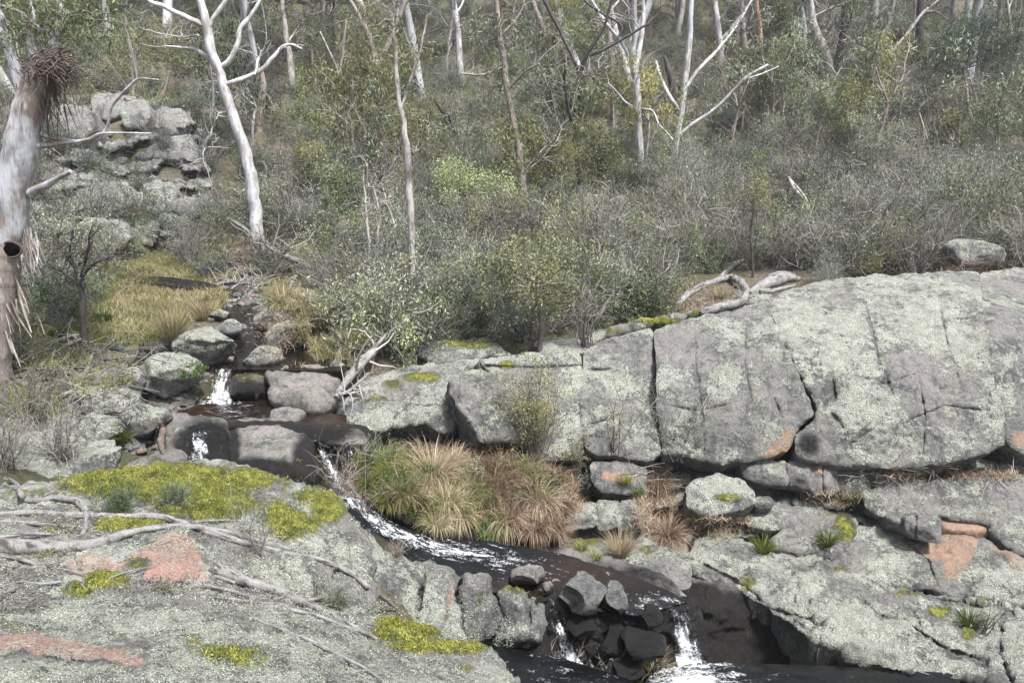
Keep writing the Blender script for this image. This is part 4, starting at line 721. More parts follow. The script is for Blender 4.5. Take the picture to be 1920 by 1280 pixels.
stream('stream_water', [((255,516,21.6),(250,530,20.6),0,0),((320,520,21.1),(330,537,20.2),0,0),((400,532,20.2),(400,552,19.2),0,.2),((470,556,18.9),(410,572,18.4),0,.3),((492,585,17.6),(430,605,16.6),.1,.3),((530,612,16.5),(440,640,15.6),.2,.4),((640,648,15.35),(440,660,14.95),.05,.2),((650,672,14.45),(436,678,14.25),0,.15),((650,696,13.6),(425,692,13.85),0,.15)], n=20)
stream('stream_water', [((340,752,13.7),(345,796,12.65),0,.9),((380,746,13.8),(380,800,12.5),.1,.9),((430,748,13.8),(440,800,12.45),.25,.6),((480,746,13.8),(500,796,12.5),.15,.5),((560,765,13.3),(566,800,12.4),0,.7),((650,778,12.85),(650,806,12.1),0,.9)], n=20)
stream('waterfall', [((404,690,14.0),(440,690,14.0),.35,0),((404,697,13.85),(438,698,13.85),.55,0),((398,715,13.65),(436,716,13.65),.6,0),((390,742,13.5),(436,742,13.5),.75,0),((368,752,13.2),(450,752,13.2),.65,0),((356,768,12.95),(470,768,12.95),.2,0)], n=18, cling=True)
stream('waterfall', [((478,738,13.55),(494,738,13.5),.5,0),((474,752,13.3),(492,752,13.3),.6,0),((446,764,13.0),(490,766,13.0),.3,0)], n=8, cling=True)
stream('waterfall', [((345,796,12.3),(425,795,12.3),.0,0),((345,815,11.85),(430,815,11.85),.4,0,.3,.25),((350,840,11.5),(432,840,11.5),.6,0,.3,.25),((355,870,11.15),(440,872,11.15),.5,0,.25,.3),((360,890,10.95),(450,892,10.95),.3,0,.3,.4)], n=20, cling=True)
stream('waterfall', [((572,803,12.2),(640,806,12.1),.0,0),((586,828,11.75),(652,826,11.8),.15,0,.1,.2),((598,852,11.4),(662,852,11.45),.5,0,.12,.22),((608,880,11.1),(670,880,11.15),.62,0,.25,.28),((618,905,10.9),(676,908,10.95),.7,0,.35,.35),((624,935,10.7),(690,940,10.8),.6,0,.45,.5)], n=22, cling=True)
stream('stream_water', [((622,930,10.7),(692,936,10.85),.55,0,.5,.5),((648,960,10.5),(712,960,10.7),.54,0,.6,.4),((676,990,10.25),(752,984,10.5),.52,0,.6,.4),((710,1030,9.9),(806,1004,10.35),.52,0,.72,.32),((765,1072,9.5),(886,1012,10.35),.52,0,.7,.28),((830,1090,9.38),(966,1022,10.25),.38,0,.66,.3),((900,1104,9.32),(1046,1036,10.05),.2,.3,.6,.4),((960,1115,9.3),(1120,1058,9.9),.1,.8),((1030,1128,9.2),(1190,1082,9.65),.1,.7),((1100,1142,9.1),(1250,1105,9.42),.15,.2),((1190,1154,9.02),(1292,1128,9.28),.25,0)], n=44)
stream('waterfall', [((1020,1120,9.25),(1060,1122,9.25),.15,0),((1024,1150,8.98),(1070,1150,9.0),.3,0),((1032,1180,8.82),(1078,1180,8.85),.42,0,.4,.5),((1040,1210,8.7),(1092,1208,8.72),.55,0,.5,.5),((1046,1240,8.52),(1110,1240,8.55),.65,0,.5,.5),((1050,1270,8.4),(1140,1275,8.4),.6,0),((1040,1300,8.3),(1170,1310,8.2),.4,0)], n=18, cling=True)
stream('waterfall', [((1240,1140,9.1),(1292,1138,9.15),.15,0),((1252,1152,8.95),(1298,1152,9.0),.4,0),((1258,1180,8.78),(1304,1185,8.82),.6,0),((1264,1215,8.68),(1314,1220,8.72),.65,0),((1268,1245,8.58),(1335,1248,8.68),.85,0),((1265,1265,8.4),(1350,1262,8.5),.7,0)], n=18, cling=True)
stream('stream_water', [((1230,1240,9.0),(1180,1340,7.9),.35,0),((1270,1238,9.0),(1270,1340,7.9),.75,0),((1330,1240,9.0),(1340,1340,7.9),.6,0),((1390,1242,9.0),(1400,1340,7.9),.25,0),((1480,1245,9.0),(1480,1340,7.9),.05,0),((1600,1250,8.9),(1600,1340,7.9),0,0),((1800,1262,8.7),(1800,1340,7.9),0,0)], n=24)
stream('stream_water', [((880,1205,8.9),(880,1340,7.6),0,0),((960,1215,8.8),(960,1340,7.6),0,0),((1060,1235,8.6),(1060,1340,7.6),.2,0),((1190,1275,8.3),(1190,1340,7.6),.1,0)], n=16)
def rnd(s): return np.random.default_rng(s)
def wander(p, d, L, n, r0, r1, rg, wob=.25, grav=0.0):
    P = [p]; d = d/np.linalg.norm(d)
    for k in range(n):
        d = d+rg.normal(size=3)*wob+np.array([0, 0, grav]); d /= np.linalg.norm(d); P.append(P[-1]+d*L/n)
    return np.array(P), np.linspace(r0, r1, n+1)
# ---------------------------------------------------------------- shrubs (local coordinates, base at the origin)
def shrub(kind, h, wd, seed, leafmat, nst=16, ntw=5, nleaf=1200, L=.05, Wl=.018, up=.8, rt=.009, link=False, name='shrub', lo=.25, twv=.5, parts=False, ball=1.0):
    rg = rnd(seed); mt = MB(); ml = MB(); tips = []
    for i in range(nst):
        a = rg.uniform(0, 2*math.pi); s = rg.uniform(.1, 1)*wd/h*.9
        d = np.array([math.cos(a)*s, math.sin(a)*s, up]); P, R = wander(rg.normal(size=3)*np.array([.06, .06, 0])*wd, d, h*rg.uniform(.6, 1.05), 5, rt*1.6, rt*.6, rg, .16)
        tube(mt, P, R, 3, 0, twv+rg.uniform(-.2, .2), False)
        for k in range(ntw):
            t = rg.integers(1, 6); dd = P[t]-P[t-1]+rg.normal(size=3)*np.linalg.norm(P[t]-P[t-1])*.9
            Q, R2 = wander(P[t], dd, h*rg.uniform(.18, .4), 4, rt*.7, rt*.35, rg, .25)
            tube(mt, Q, R2, 3, 0, twv+rg.uniform(-.25, .35), False); tips += list(Q[1:])
    tips = np.array(tips)
    if nleaf:
        c = tips[rg.integers(0, len(tips), nleaf)]+rg.normal(size=(nleaf, 3))*.06*h*ball
        c[:, 2] = np.maximum(c[:, 2], .03)
        D = rg.normal(size=(nleaf, 3))+np.array([0, 0, .8]); cl = fbm(c*2.5/h, 2, seed)*.5
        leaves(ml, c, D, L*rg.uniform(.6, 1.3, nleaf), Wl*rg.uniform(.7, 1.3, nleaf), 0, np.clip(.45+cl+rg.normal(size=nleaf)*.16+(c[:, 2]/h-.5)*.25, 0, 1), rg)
    if parts: return mt, ml
    for f, m_, v_, a_ in zip(ml.F, ml.M, ml.V, ml.A): mt.add(v_, f-0 if False else f-f.min(), 1, a_)
    return mt.build(name, [M_TWIG, leafmat], link=link)
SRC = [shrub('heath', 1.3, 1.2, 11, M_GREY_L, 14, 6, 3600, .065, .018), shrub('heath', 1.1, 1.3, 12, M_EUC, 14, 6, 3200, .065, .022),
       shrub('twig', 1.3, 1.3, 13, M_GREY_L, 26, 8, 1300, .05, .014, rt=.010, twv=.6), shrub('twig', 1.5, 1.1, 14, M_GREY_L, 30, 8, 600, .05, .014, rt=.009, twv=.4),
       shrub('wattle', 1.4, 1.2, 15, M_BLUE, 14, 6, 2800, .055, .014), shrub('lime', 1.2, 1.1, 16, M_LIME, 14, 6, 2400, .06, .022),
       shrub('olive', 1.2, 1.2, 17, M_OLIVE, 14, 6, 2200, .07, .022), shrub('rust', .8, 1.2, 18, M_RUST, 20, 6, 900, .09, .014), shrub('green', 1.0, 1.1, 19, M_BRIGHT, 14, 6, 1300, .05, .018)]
SRCN = ['grey_heath', 'green_heath', 'bare_scrub', 'dead_scrub', 'wattle_scrub', 'pale_scrub', 'olive_scrub', 'dry_bracken', 'green_scrub']
def in_clear(x, y, z):
    """True where bare rock, water or the near bank stands"""
    qx, qy = proj(np.stack([x, y, z], -1)); c = np.zeros(x.shape, bool)
    for i, pl in enumerate(CLEAR): c |= inpoly(qx, qy, pl) & ((noise(np.stack([x*2.1, y*2.1, x*0], -1), 4) < .17) if i == 1 else True)
    return c
CLEAR = [[(190,500),(640,520),(640,720),(700,840),(1000,1000),(1240,1000),(1240,860),(1090,840),(640,840),(600,700),(1000,655),(1240,620),(1440,545),(2330,505),(2500,1500),(-600,1500),(-330,760),(60,690),(190,600)],
         [(85,185),(360,190),(400,340),(380,440),(150,480),(60,470)], [(1240,550),(1350,520),(1510,505),(1510,545),(1240,610)]]
def gn_instances(name, pts, rot, scl, src, kind_label):
    me = bpy.data.meshes.new(name); me.vertices.add(len(pts)); me.vertices.foreach_set('co', pts.astype(np.float32).ravel())
    a = me.attributes.new('rot', 'FLOAT_VECTOR', 'POINT'); a.data.foreach_set('vector', rot.astype(np.float32).ravel())
    a = me.attributes.new('scl', 'FLOAT_VECTOR', 'POINT'); a.data.foreach_set('vector', scl.astype(np.float32).ravel())
    o = bpy.data.objects.new(name, me); COL.objects.link(o)
    g = bpy.data.node_groups.new(name, 'GeometryNodeTree'); g.interface.new_socket('Geometry', in_out='INPUT', socket_type='NodeSocketGeometry'); g.interface.new_socket('Geometry', in_out='OUTPUT', socket_type='NodeSocketGeometry')
    N = g.nodes; i = N.new('NodeGroupInput'); u = N.new('NodeGroupOutput'); ip = N.new('GeometryNodeInstanceOnPoints'); ob = N.new('GeometryNodeObjectInfo'); ob.inputs[0].default_value = src
    r = N.new('GeometryNodeInputNamedAttribute'); r.data_type = 'FLOAT_VECTOR'; r.inputs[0].default_value = 'rot'
    s = N.new('GeometryNodeInputNamedAttribute'); s.data_type = 'FLOAT_VECTOR'; s.inputs[0].default_value = 'scl'
    g.links.new(i.outputs[0], ip.inputs['Points']); g.links.new(ob.outputs['Geometry'], ip.inputs['Instance']); g.links.new(r.outputs[0], ip.inputs['Rotation']); g.links.new(s.outputs[0], ip.inputs['Scale']); g.links.new(ip.outputs[0], u.inputs[0])
    m = o.modifiers.new('scatter', 'NODES'); m.node_group = g
    return tag(o, kind_label[0], kind_label[1], kind='stuff')
def undergrowth():
    rg = rnd(77); n = 13500; y = 15+(112-15)*rg.uniform(0, 1, n)**1.25
    y[:500] = rg.uniform(5, 16, 500); x = rg.uniform(-1, 1, n)*(y*.78+6); x[:500] = rg.uniform(-1, 1, 500)*22; z = tz(x, y)
    ok = ~in_clear(x, y, z); qx, qy = proj(np.stack([x, y, z], -1)); ok &= (y > 15) | (qx < -330) | (qx > 2400); dens = np.clip(fbm(np.stack([x*.16, y*.16, x*0], -1), 3, 5)*1.5+.80, .18, 1); ok &= rg.uniform(size=n) < dens*np.where(y < 24, .55, 1.0)
    qx, qy = proj(np.stack([x, y, z], -1)); ok &= ~((qx < 640) & (qy > 380) & (qy < 520) & (rg.uniform(size=n) < .5))
    x, y, z, qx = x[ok], y[ok], z[ok], qx[ok]; n = len(x)
    # type by broad patches, the photograph's right side being darker and twiggier
    f1 = fbm(np.stack([x*.10, y*.10, x*0], -1), 3, 21)*1.2; f2 = fbm(np.stack([x*.16, y*.16, x*0+3], -1), 3, 31)*1.2; u = rg.uniform(size=n)
    W = np.stack([1.6+f1*0, 1.0-f1*2, 1.2+f2*2+(qx > 1100)*.8, .8+f2*2+(qx > 1200)*.7, .6-f2, .30-f2+(qx < 1100)*.2, .55+f1, .35+f1*1.0+(qx < 500)*.3, .25-f1], 1); W = np.maximum(W, .03); W /= W.sum(1)[:, None]
    t = (u[:, None] > np.cumsum(W, 1)).sum(1).clip(0, 8)
    for k in range(9):
        m = t == k; c = m.sum()
        if not c: continue
        s = rg.uniform(.55, 1.45, c)*np.where(y[m] > 34, .9, 1.0)
        lab = {'grey_heath': 'grey green heath covering the slope', 'green_heath': 'dull green heath filling gaps on the slope', 'bare_scrub': 'bare grey twiggy scrub on the slope', 'dead_scrub': 'dark leafless thicket on the slope', 'wattle_scrub': 'blue green wattle scrub on the slope', 'pale_scrub': 'pale green low scrub on the slope', 'olive_scrub': 'olive leaved scrub on the slope', 'dry_bracken': 'rusty dry bracken on the slope', 'green_scrub': 'fresh green scrub on the slope'}[SRCN[k]]
        gn_instances(SRCN[k], np.stack([x[m], y[m], z[m]-.08], 1), np.stack([rg.normal(size=c)*.12, rg.normal(size=c)*.12, rg.uniform(0, 6.28, c)], 1), np.stack([s, s, s*rg.uniform(.8, 1.25, c)], 1), SRC[k], (lab, 'scrub'))
undergrowth()
# ---------------------------------------------------------------- trees
def limb(pts, Y, lift=0, drift=0, n=6, wob=0, rg=None):
    a = np.array([q[:3] for q in pts], float); k = np.linspace(0, 1, len(a)); Ys = Y+drift*k
    P = catmull(np.stack([w(q[0], q[1], yy) for q, yy in zip(a, Ys)]), n); dist = Y/FPX/math.cos(math.radians(10))
    R = np.interp(np.linspace(0, 1, len(P)), k, a[:, 2])/2*dist
    if wob: P = P+fbm(P*2.2, 2, int(abs(P[0, 0]*50)) % 97)[:, None]*wob*np.array([1, 1, .3])
    return P, R
def foliage(ml, mt, C, r, cover, L, Wl, rg, seeds=None, squash=.75, hang=.9, vb=.45):
    """leaves in hanging sprays through an ellipsoid; returns nothing"""
    area = math.pi*r*r*squash; n = int(2.6*cover*area/(.5*L*Wl)); ncl = max(int(n/14), 3)
    q = rg.normal(size=(ncl, 3)); q /= np.linalg.norm(q, axis=1)[:, None]; q *= (rg.uniform(.15, 1, ncl)**.45)[:, None]
    cc = C+q*np.array([r, r*.8, r*squash]); keep = fbm(cc*1.9/max(r, .3)+7, 2, int(r*100) % 50) > -.18; cc = cc[keep] if keep.sum() > 3 else cc
    nl = np.full(len(cc), 14); idx = np.repeat(np.arange(len(cc)), nl)
    sd_ = min(.16*r+.05, .25); c = cc[idx]+rg.normal(size=(len(idx), 3))*sd_*np.array([1, 1, 1.2]); D = rg.normal(size=(len(idx), 3))*.7+np.array([0, 0, -hang])
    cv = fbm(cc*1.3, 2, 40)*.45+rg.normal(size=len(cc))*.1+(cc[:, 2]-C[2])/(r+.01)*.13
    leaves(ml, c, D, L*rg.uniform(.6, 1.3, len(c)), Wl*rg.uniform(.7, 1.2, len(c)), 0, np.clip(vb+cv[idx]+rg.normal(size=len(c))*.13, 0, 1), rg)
    for k in rg.choice(len(cc), min(len(cc), 12 if r > .6 else 6), replace=False):
        a = cc[k]; b = C+(a-C)*.15+np.array([0, 0, -r*.3]) if seeds is None else seeds[np.argmin(((seeds-a)**2).sum(1))]
        if np.linalg.norm(b-a) > r*3.5: continue
        m = (a+b)/2+rg.normal(size=3)*.12*r+np.array([0, 0, .1*r]); P = catmull([b, m, a], 3); tube(mt, P, np.linspace(.014, .006, len(P))*(.6+r*.5), 4, 0, rg.uniform(.2, .7), False)
def tree(label, limbs, bark, crown=(), leaf=None, Y=None, name='gum_tree', cat='tree', group=None, cover=.5, L=.13, Wl=.032, twigs=0, nmain=1, wob=.05, drift=0, seed=0, hang=.9, tv=.5, twl=.09, dk=None, vb=.45):
    rg = rnd(seed+int(limbs[0][0][0]*3+limbs[0][0][1])); base = limbs[0][0]
    if Y is None: Y = hit(base[0], base[1])[1]
    root = empty(name, label, cat, group, tuple(w(base[0], base[1], Y)))
    off = -np.array(root.location); pts = []; mtr = MB()
    def place(mb, nm, mats, **k):
        mb.V = [v+off for v in mb.V]; return mb.build(nm, mats, root, **k)
    for i, l in enumerate(limbs):
        if l[-1][1] < 0 and Y > 10:
            a_, b_ = l[-2], l[-1]; g_ = math.hypot(b_[0]-a_[0], b_[1]-a_[1])+1e-6; l = list(l)+[(b_[0]+(b_[0]-a_[0])/g_*70+12, b_[1]-75, b_[2]*.7), (b_[0]+(b_[0]-a_[0])/g_*120-8, b_[1]-150, b_[2]*.3)]
        P, R = limb(l, Y, drift=(drift if i else 0)+(0 if i == 0 else rg.uniform(-.03, .03)*Y), wob=wob)
        if i == 0: P = np.vstack([P[:1]-np.array([0, 0, .4]), P]); R = np.concatenate([[R[0]*1.35], R]); R[1] *= 1.15
        pts.append(P[len(P)//3 if i == 0 else 0:])
        if i < nmain: tube(mtr, P, R*(1+.08*fbm(P*3, 2, 5)), 14, 0, 'a')
        else: mb = MB(); tube(mb, P, R*(1+.25*fbm(P*4, 2, 6)), 8, 0, 'a'); place(mb, 'branch', bark)
    place(mtr, 'trunk', bark); seeds = np.vstack(pts)
    mt = MB(); ml = MB()
    if twigs:
        S = Y*twl
        for k in range(twigs):
            li = rg.integers(0, len(pts)) if len(pts) == 1 or rg.random() < .25 else rg.integers(1, len(pts)); p = pts[li]; j = rg.integers(len(p)//3, len(p))
            d = rg.normal(size=3)*np.array([1, .7, .6])+np.array([0, 0, .55]); ln = S*rg.uniform(.2, .6)
            P, R = wander(p[j], d, ln, 6, S*.010, S*.003, rg, .32, .03); tube(mt, P, R, 4, 0, tv+rg.uniform(-.2, .3), False)
            for q in range(4):
                jj = rg.integers(1, 6); Q, R2 = wander(P[jj], P[jj]-P[jj-1]+rg.normal(size=3)*ln*.12, ln*rg.uniform(.2, .5), 4, S*.005, S*.002, rg, .3); tube(mt, Q, R2, 3, 0, tv+rg.uniform(-.2, .35), False)
    for c in crown:
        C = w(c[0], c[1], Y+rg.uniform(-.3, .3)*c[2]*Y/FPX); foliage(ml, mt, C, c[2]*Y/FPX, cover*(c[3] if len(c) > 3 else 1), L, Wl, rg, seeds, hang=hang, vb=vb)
    cr_ = place(ml, 'crown', [leaf]) if ml.n else None
    if mt.n:
        tw_ = place(mt, 'twigs', [M_TWIG])
        if cr_: tw_.parent = cr_
    return root, Y
# ---------------------------------------------------------------- near gum on the left
root, YG = tree('massive pale gum at the left edge, peeling bark and a dark hollow low down',
  [[(-30,760,90),(-18,660,70),(-4,560,56),(10,470,56),(20,400,60),(32,320,60),(46,250,56),(60,190,54),(78,140,48)], [(84,140,26),(98,90,22),(112,40,18),(106,-15,16)], [(70,140,22),(58,90,16),(62,40,14),(52,-20,12)], [(50,200,20),(24,120,22),(8,60,20),(-14,0,18)], [(70,250,12),(110,262,8),(180,262,6),(200,232,5),(208,200,5),(240,165,5),(262,148,4),(300,150,3)], [(66,275,10),(110,270,8),(165,262,7),(195,250,5),(285,250,3)], [(58,362,18),(90,345,12),(130,322,8)], [(85,60,6),(40,25,6),(-10,8,5)]],
  M_OLDGUM, crown=[(20,-10,50),(60,30,60),(150,60,55),(110,20,60),(190,20,45),(30,80,40),(170,105,30,.6),(225,60,30,.6)], leaf=M_EUC, Y=12.6, cover=.45, L=.11, Wl=.022, twigs=26, seed=3, twl=.05)
def to_root(mb, root): mb.V = [v-np.array(root.location) for v in mb.V]
def ribbon(mb, p, d, L, wd, rg, m=0, v=.5, n=7):
    P, _ = wander(p, d, L, n, 1, 1, rg, .09, -.05); S = np.cross(P[1]-P[0], rg.normal(size=3)); S /= np.linalg.norm(S)+1e-9
    ww = (wd*(1-np.linspace(0, 1, n+1)**2*.7))[:, None]/2; tw = np.linspace(0, rg.uniform(-2, 2), n+1)[:, None]; S2 = np.cross(P[1]-P[0], S); S2 /= np.linalg.norm(S2)+1e-9
    Sx = S*np.cos(tw)+S2*np.sin(tw); N2 = np.cross(Sx, np.gradient(P, axis=0)); N2 /= np.linalg.norm(N2, axis=1)[:, None]+1e-9
    V = np.stack([P-Sx*ww, P+N2*ww*.5, P+Sx*ww], 1).reshape(-1, 3); i = np.arange(n)[:, None]*3+np.arange(2)[None]; mb.add(V, np.stack([i, i+1, i+4, i+3], -1).reshape(-1, 4), m, v)
rg = rnd(5)
def bark_strips(root, Y, spots, n, Lm, wd, mat, name='bark_strips'):
    mb = MB()
    for k in range(n):
        s = spots[rg.integers(0, len(spots))]; p = w(s[0]+rg.normal()*s[2], s[1]+rg.normal()*s[3], Y-rg.uniform(-.2, 1)*s[2]*Y/FPX*.9)
        ribbon(mb, p, np.array([rg.normal()*.12+.04, rg.normal()*.1, -1]), Lm*rg.uniform(.4, 1.2), wd*rg.uniform(.4, 1.2), rg)
    to_root(mb, root); return mb.build(name, [mat], [c for c in root.children if c.name.startswith('trunk')][0])
bark_strips(root, YG, [(62,165,22,16),(90,180,20,20),(50,190,20,20),(110,170,16,16)], 110, .6, .022, M_NEST)
bark_strips(root, YG, [(12,430,26,10),(22,440,14,6),(46,440,8,16),(60,450,6,16)], 60, .6, .025, M_GREY)
bark_strips(root, YG, [(0,520,22,30),(12,560,16,20),(-5,480,12,20)], 60, .8, .05, M_BROWNB)
P, R = limb([(-30,762,93),(-18,662,73),(-4,562,59),(6,500,58),(13,452,55)], YG-.02); mb = MB(); n_ = len(P); tube(mb, P, R*(1.02+.05*np.sin(np.arange(n_)*2.1)), 14, 0, .5, False); to_root(mb, root); mb.build('bark_sheath', [M_BROWNB], root)
mb = MB()
for k in range(420):
    a = rg.uniform(-1, 1); p = w(90+rg.normal()*22, 124+rg.normal()*12, YG-.22+rg.normal()*.16); d = np.array([rg.uniform(-.3, 1.3), rg.normal()*.4, rg.normal()*.35-.1])
    P, R = wander(p, d, rg.uniform(.12, .42), 5, .010, .004, rg, .22, -.08); tube(mb, P, R, 4, 0, .4, False)
o = mb.build('bark_nest', [M_NEST]); tag(o, 'dark tangled bundle of shed bark and sticks lodged in the fork of the massive gum', 'bark bundle')
# hollow, its inner shade painted as a black lump, and its rolled rim
mb = MB(); c = w(20, 468, YG-.225); an = np.linspace(0, 2*math.pi, 25)[:-1]; rr = 17*YG/FPX
ringp = np.stack([c[0]+np.cos(an)*rr*1.05, c[1]+np.abs(np.cos(an))*.03, c[2]+np.sin(an)*rr*.85], 1); P = np.vstack([ringp, ringp[:2]]); tube(mb, P, .015+.008*np.sin(np.linspace(0, 9, len(P))), 8, 0, .5, False); to_root(mb, root); rim = mb.build('hollow_rim', [M_DARKB], root)
mb = MB(); V, F = ico(3); mb.add(V*np.array([rr*1.0, .045, rr*.8])+c+np.array([0, .02, 0]), F); to_root(mb, root); hol = mb.build('hollow', [M_HOLE_SHADE], root); rim.parent = hol
# ---------------------------------------------------------------- traced trees
tree('tall bone white gum leaning left, bare forked limbs against the scrub above the far outcrop',
  [[(483,470,25),(480,420,23),(475,360,22),(466,310,21),(450,252,19),(430,195,18),(412,140,16),(396,90,17),(386,40,15),(372,-15,12)], [(410,128,9),(432,112,10),(446,80,9),(450,55,9),(470,30,8),(496,-10,6)], [(424,158,9),(455,148,9),(490,132,8),(512,108,7),(528,90,6),(545,84,5),(568,92,3)], [(400,120,9),(372,96,7),(340,90,5),(310,87,3)], [(380,48,9),(345,30,9),(305,12,8),(270,-5,7)], [(388,70,7),(400,35,8),(418,10,8),(430,-15,7)], [(478,140,4),(484,115,5),(492,95,3)], [(434,215,3),(412,212,3),(405,224,2)], [(370,66,4),(340,70,3),(298,62,2)]], M_GUM, twigs=26, seed=5, tv=.75, drift=.6, twl=.07)
T = tree
T('slender gum shedding long grey ribbons of bark, right of the white leaning gum', [[(555,200,15),(548,160,14),(543,110,11),(536,60,9),(528,-10,8)], [(540,80,4),(560,50,4),(590,20,3)]], M_GREY, [(600,60,45,.7),(520,20,40,.6)], M_EUC, twigs=10)
T('dark stubby trunk behind the white leaning gum', [[(486,245,15),(489,200,15),(494,165,11),(488,132,9)], [(494,170,6),(512,205,7),(516,225,5)]], M_BROWNB, twigs=5)
T('forked pinkish gum with orange tinged crown, left of centre', [[(728,345,13),(722,280,15),(714,210,17),(709,150,19),(706,115,18)], [(708,125,12),(690,65,10),(668,20,7),(650,-15,5)], [(712,120,12),(728,85,10),(744,45,9),(768,-10,6)], [(716,150,5),(738,130,4),(748,110,3)], [(704,215,6),(685,180,5),(672,150,4),(640,90,3)]], M_BROWNB, [(690,90,50),(760,110,45,.8),(660,150,40,.7),(720,190,40,.6),(730,230,62),(790,230,45),(760,280,52,.8),(690,40,40,.6),(800,280,35,.8)], M_OLIVE, twigs=14, cover=.55, L=.17, seed=2)
T('grey gum whose flaking trunk stands just right of the orange tinged crown', [[(772,600,10),(773,520,11),(771,440,12),(768,370,14),(765,300,12),(758,240,10),(748,180,8),(742,110,7),(736,30,5)], [(768,330,5),(780,305,4),(785,280,3)], [(765,320,4),(750,290,3),(745,262,2)], [(752,200,6),(770,150,5),(790,90,4),(800,30,3)]], M_GREY, [(790,90,34,.5),(745,50,34,.5),(770,150,30,.4)], M_EUC, twigs=18, tv=.7, seed=6, twl=.05)
T('straight brownish gum with sparse pale leaf sprays, centre of the photo', [[(1000,430,12),(988,385,13),(978,330,13),(972,280,12),(962,225,11),(953,180,11),(946,130,12),(938,70,10),(930,-10,8)], [(950,170,5),(985,135,4),(1010,120,3)], [(945,125,5),(905,140,4),(865,138,3)], [(978,330,3),(1010,290,3),(1040,265,2)], [(938,70,6),(965,40,5),(985,10,4)]], M_BROWNB, [(930,70,48,.8),(965,100,42,.8),(905,50,40,.7),(945,190,38,.7),(990,60,36,.6),(920,150,36,.6),(1000,150,34,.6),(970,250,24,.4)], M_GREY_L, twigs=20, tv=.7, L=.17, seed=8)
T('dark limbed gum with antler like bare branches, right of centre', [[(1088,385,9),(1084,320,10),(1080,262,11),(1084,235,9)], [(1080,245,6),(1066,205,6),(1058,160,5),(1060,130,4)], [(1084,240,9),(1090,195,12),(1088,155,10),(1085,125,8)], [(1086,140,7),(1100,105,7),(1118,75,6),(1135,45,4),(1150,-5,4)], [(1106,105,5),(1135,92,5),(1170,72,5),(1215,45,4)], [(1084,130,6),(1070,100,6),(1050,60,6),(1030,20,7),(1018,-10,7)], [(1150,85,4),(1165,50,4),(1120,20,4),(1090,-5,3)], [(1080,210,4),(1064,190,4),(1056,165,3)]], M_DARKB, [(1060,240,26,.5),(1010,160,30,.5)], M_GREY_L, twigs=30, tv=.25, seed=9, drift=-.4)
T('twin stemmed bone white gum, tallest clean trunk right of centre', [[(1203,335,13),(1199,270,13),(1196,220,13),(1194,175,15),(1191,135,14)], [(1190,140,9),(1186,105,10),(1190,60,9),(1190,-10,8)], [(1193,138,8),(1199,95,9),(1206,45,8),(1207,-10,6)], [(1200,206,4),(1178,196,4),(1160,178,3),(1140,155,2)], [(1200,204,4),(1222,208,4),(1235,232,3),(1262,262,3)], [(1186,120,5),(1165,80,6),(1130,35,6),(1105,-10,5)]], M_GUM, twigs=12, tv=.7, seed=1, twl=.05)
T('leaning forked white gum beside the burnt stump, right of the twin stemmed gum', [[(1262,310,15),(1268,265,12),(1278,205,11),(1286,140,11),(1293,70,10),(1298,-10,9)], [(1270,255,7),(1300,232,6),(1340,205,6),(1375,170,5),(1400,145,6),(1440,122,5)], [(1282,170,6),(1310,130,6),(1345,95,6),(1380,50,4),(1410,0,3)], [(1278,210,7),(1258,185,7),(1240,150,7),(1230,115,4)], [(1395,150,3),(1430,138,3),(1460,125,2)]], M_GUM, twigs=22, tv=.7, seed=4, drift=.5, twl=.06)
T('charred black stump with splintered top among white trunks', [[(1252,235,13),(1262,195,13),(1262,165,15),(1252,125,11),(1246,104,3)], [(1256,140,6),(1280,170,6),(1290,150,3)]], M_DARKB, twigs=4, name='burnt_stump', cat='stump')
T('broken pale gum with a mop of hanging bark, upper right of centre', [[(1348,140,8),(1352,100,11),(1346,55,12),(1340,-10,10)], [(1352,75,6),(1376,50,6),(1396,20,4),(1410,-5,3)], [(1350,90,5),(1330,110,5),(1300,140,4)], [(1348,40,5),(1362,20,4),(1372,-8,3)]], M_GUM, twigs=24, tv=.6, seed=12, twl=.05)
T('orange barked straight sapling gum, upper right', [[(1428,140,9),(1427,90,8),(1424,45,7),(1418,-10,6)]], M_ORB, [(1440,100,26,.4)], M_OLIVE, twigs=4, name='gum_sapling')
T('thick grey gum leaning left, upper right', [[(1568,170,14),(1556,130,16),(1540,85,18),(1526,50,14),(1521,10,9),(1517,-10,8)], [(1534,72,5),(1520,95,4),(1500,100,3)], [(1530,30,4),(1560,15,4),(1600,0,3)], [(1545,100,5),(1575,60,5),(1590,20,4)]], M_GREY, [(1590,60,45,.6),(1500,60,35,.5)], M_EUCB, twigs=18, seed=3)
T('wide forked gum with red burnt foot, upper right', [[(1627,180,14),(1628,140,14),(1634,100,15),(1646,72,16)], [(1644,76,11),(1662,55,10),(1672,20,9),(1675,-10,8)], [(1640,80,12),(1638,50,14),(1640,15,15),(1642,-12,14)], [(1634,140,6),(1665,105,6),(1700,65,6),(1730,25,5),(1765,-5,4)], [(1660,105,4),(1690,100,4),(1720,88,3)], [(1635,75,4),(1610,72,3),(1580,76,2)], [(1630,140,4),(1610,130,4),(1600,120,3)]], M_GREY, [(1600,100,36,.5),(1690,40,32,.5)], M_EUCB, twigs=26, seed=7)
T('dark upright trunk far up the slope at right, thicker of the close pair', [[(1726,120,13),(1724,60,13),(1728,-10,12)]], M_DARKB, twigs=6)
T('paler thin trunk far up the slope at right, in the close pair', [[(1714,90,8),(1716,40,8),(1719,-10,7)]], M_GREY, twigs=4)
T('brown gum near the top right with a curved dark limb', [[(1785,65,12),(1787,30,11),(1792,-10,9)], [(1780,40,5),(1750,22,5),(1725,30,5),(1700,60,4)]], M_BROWNB, twigs=8)
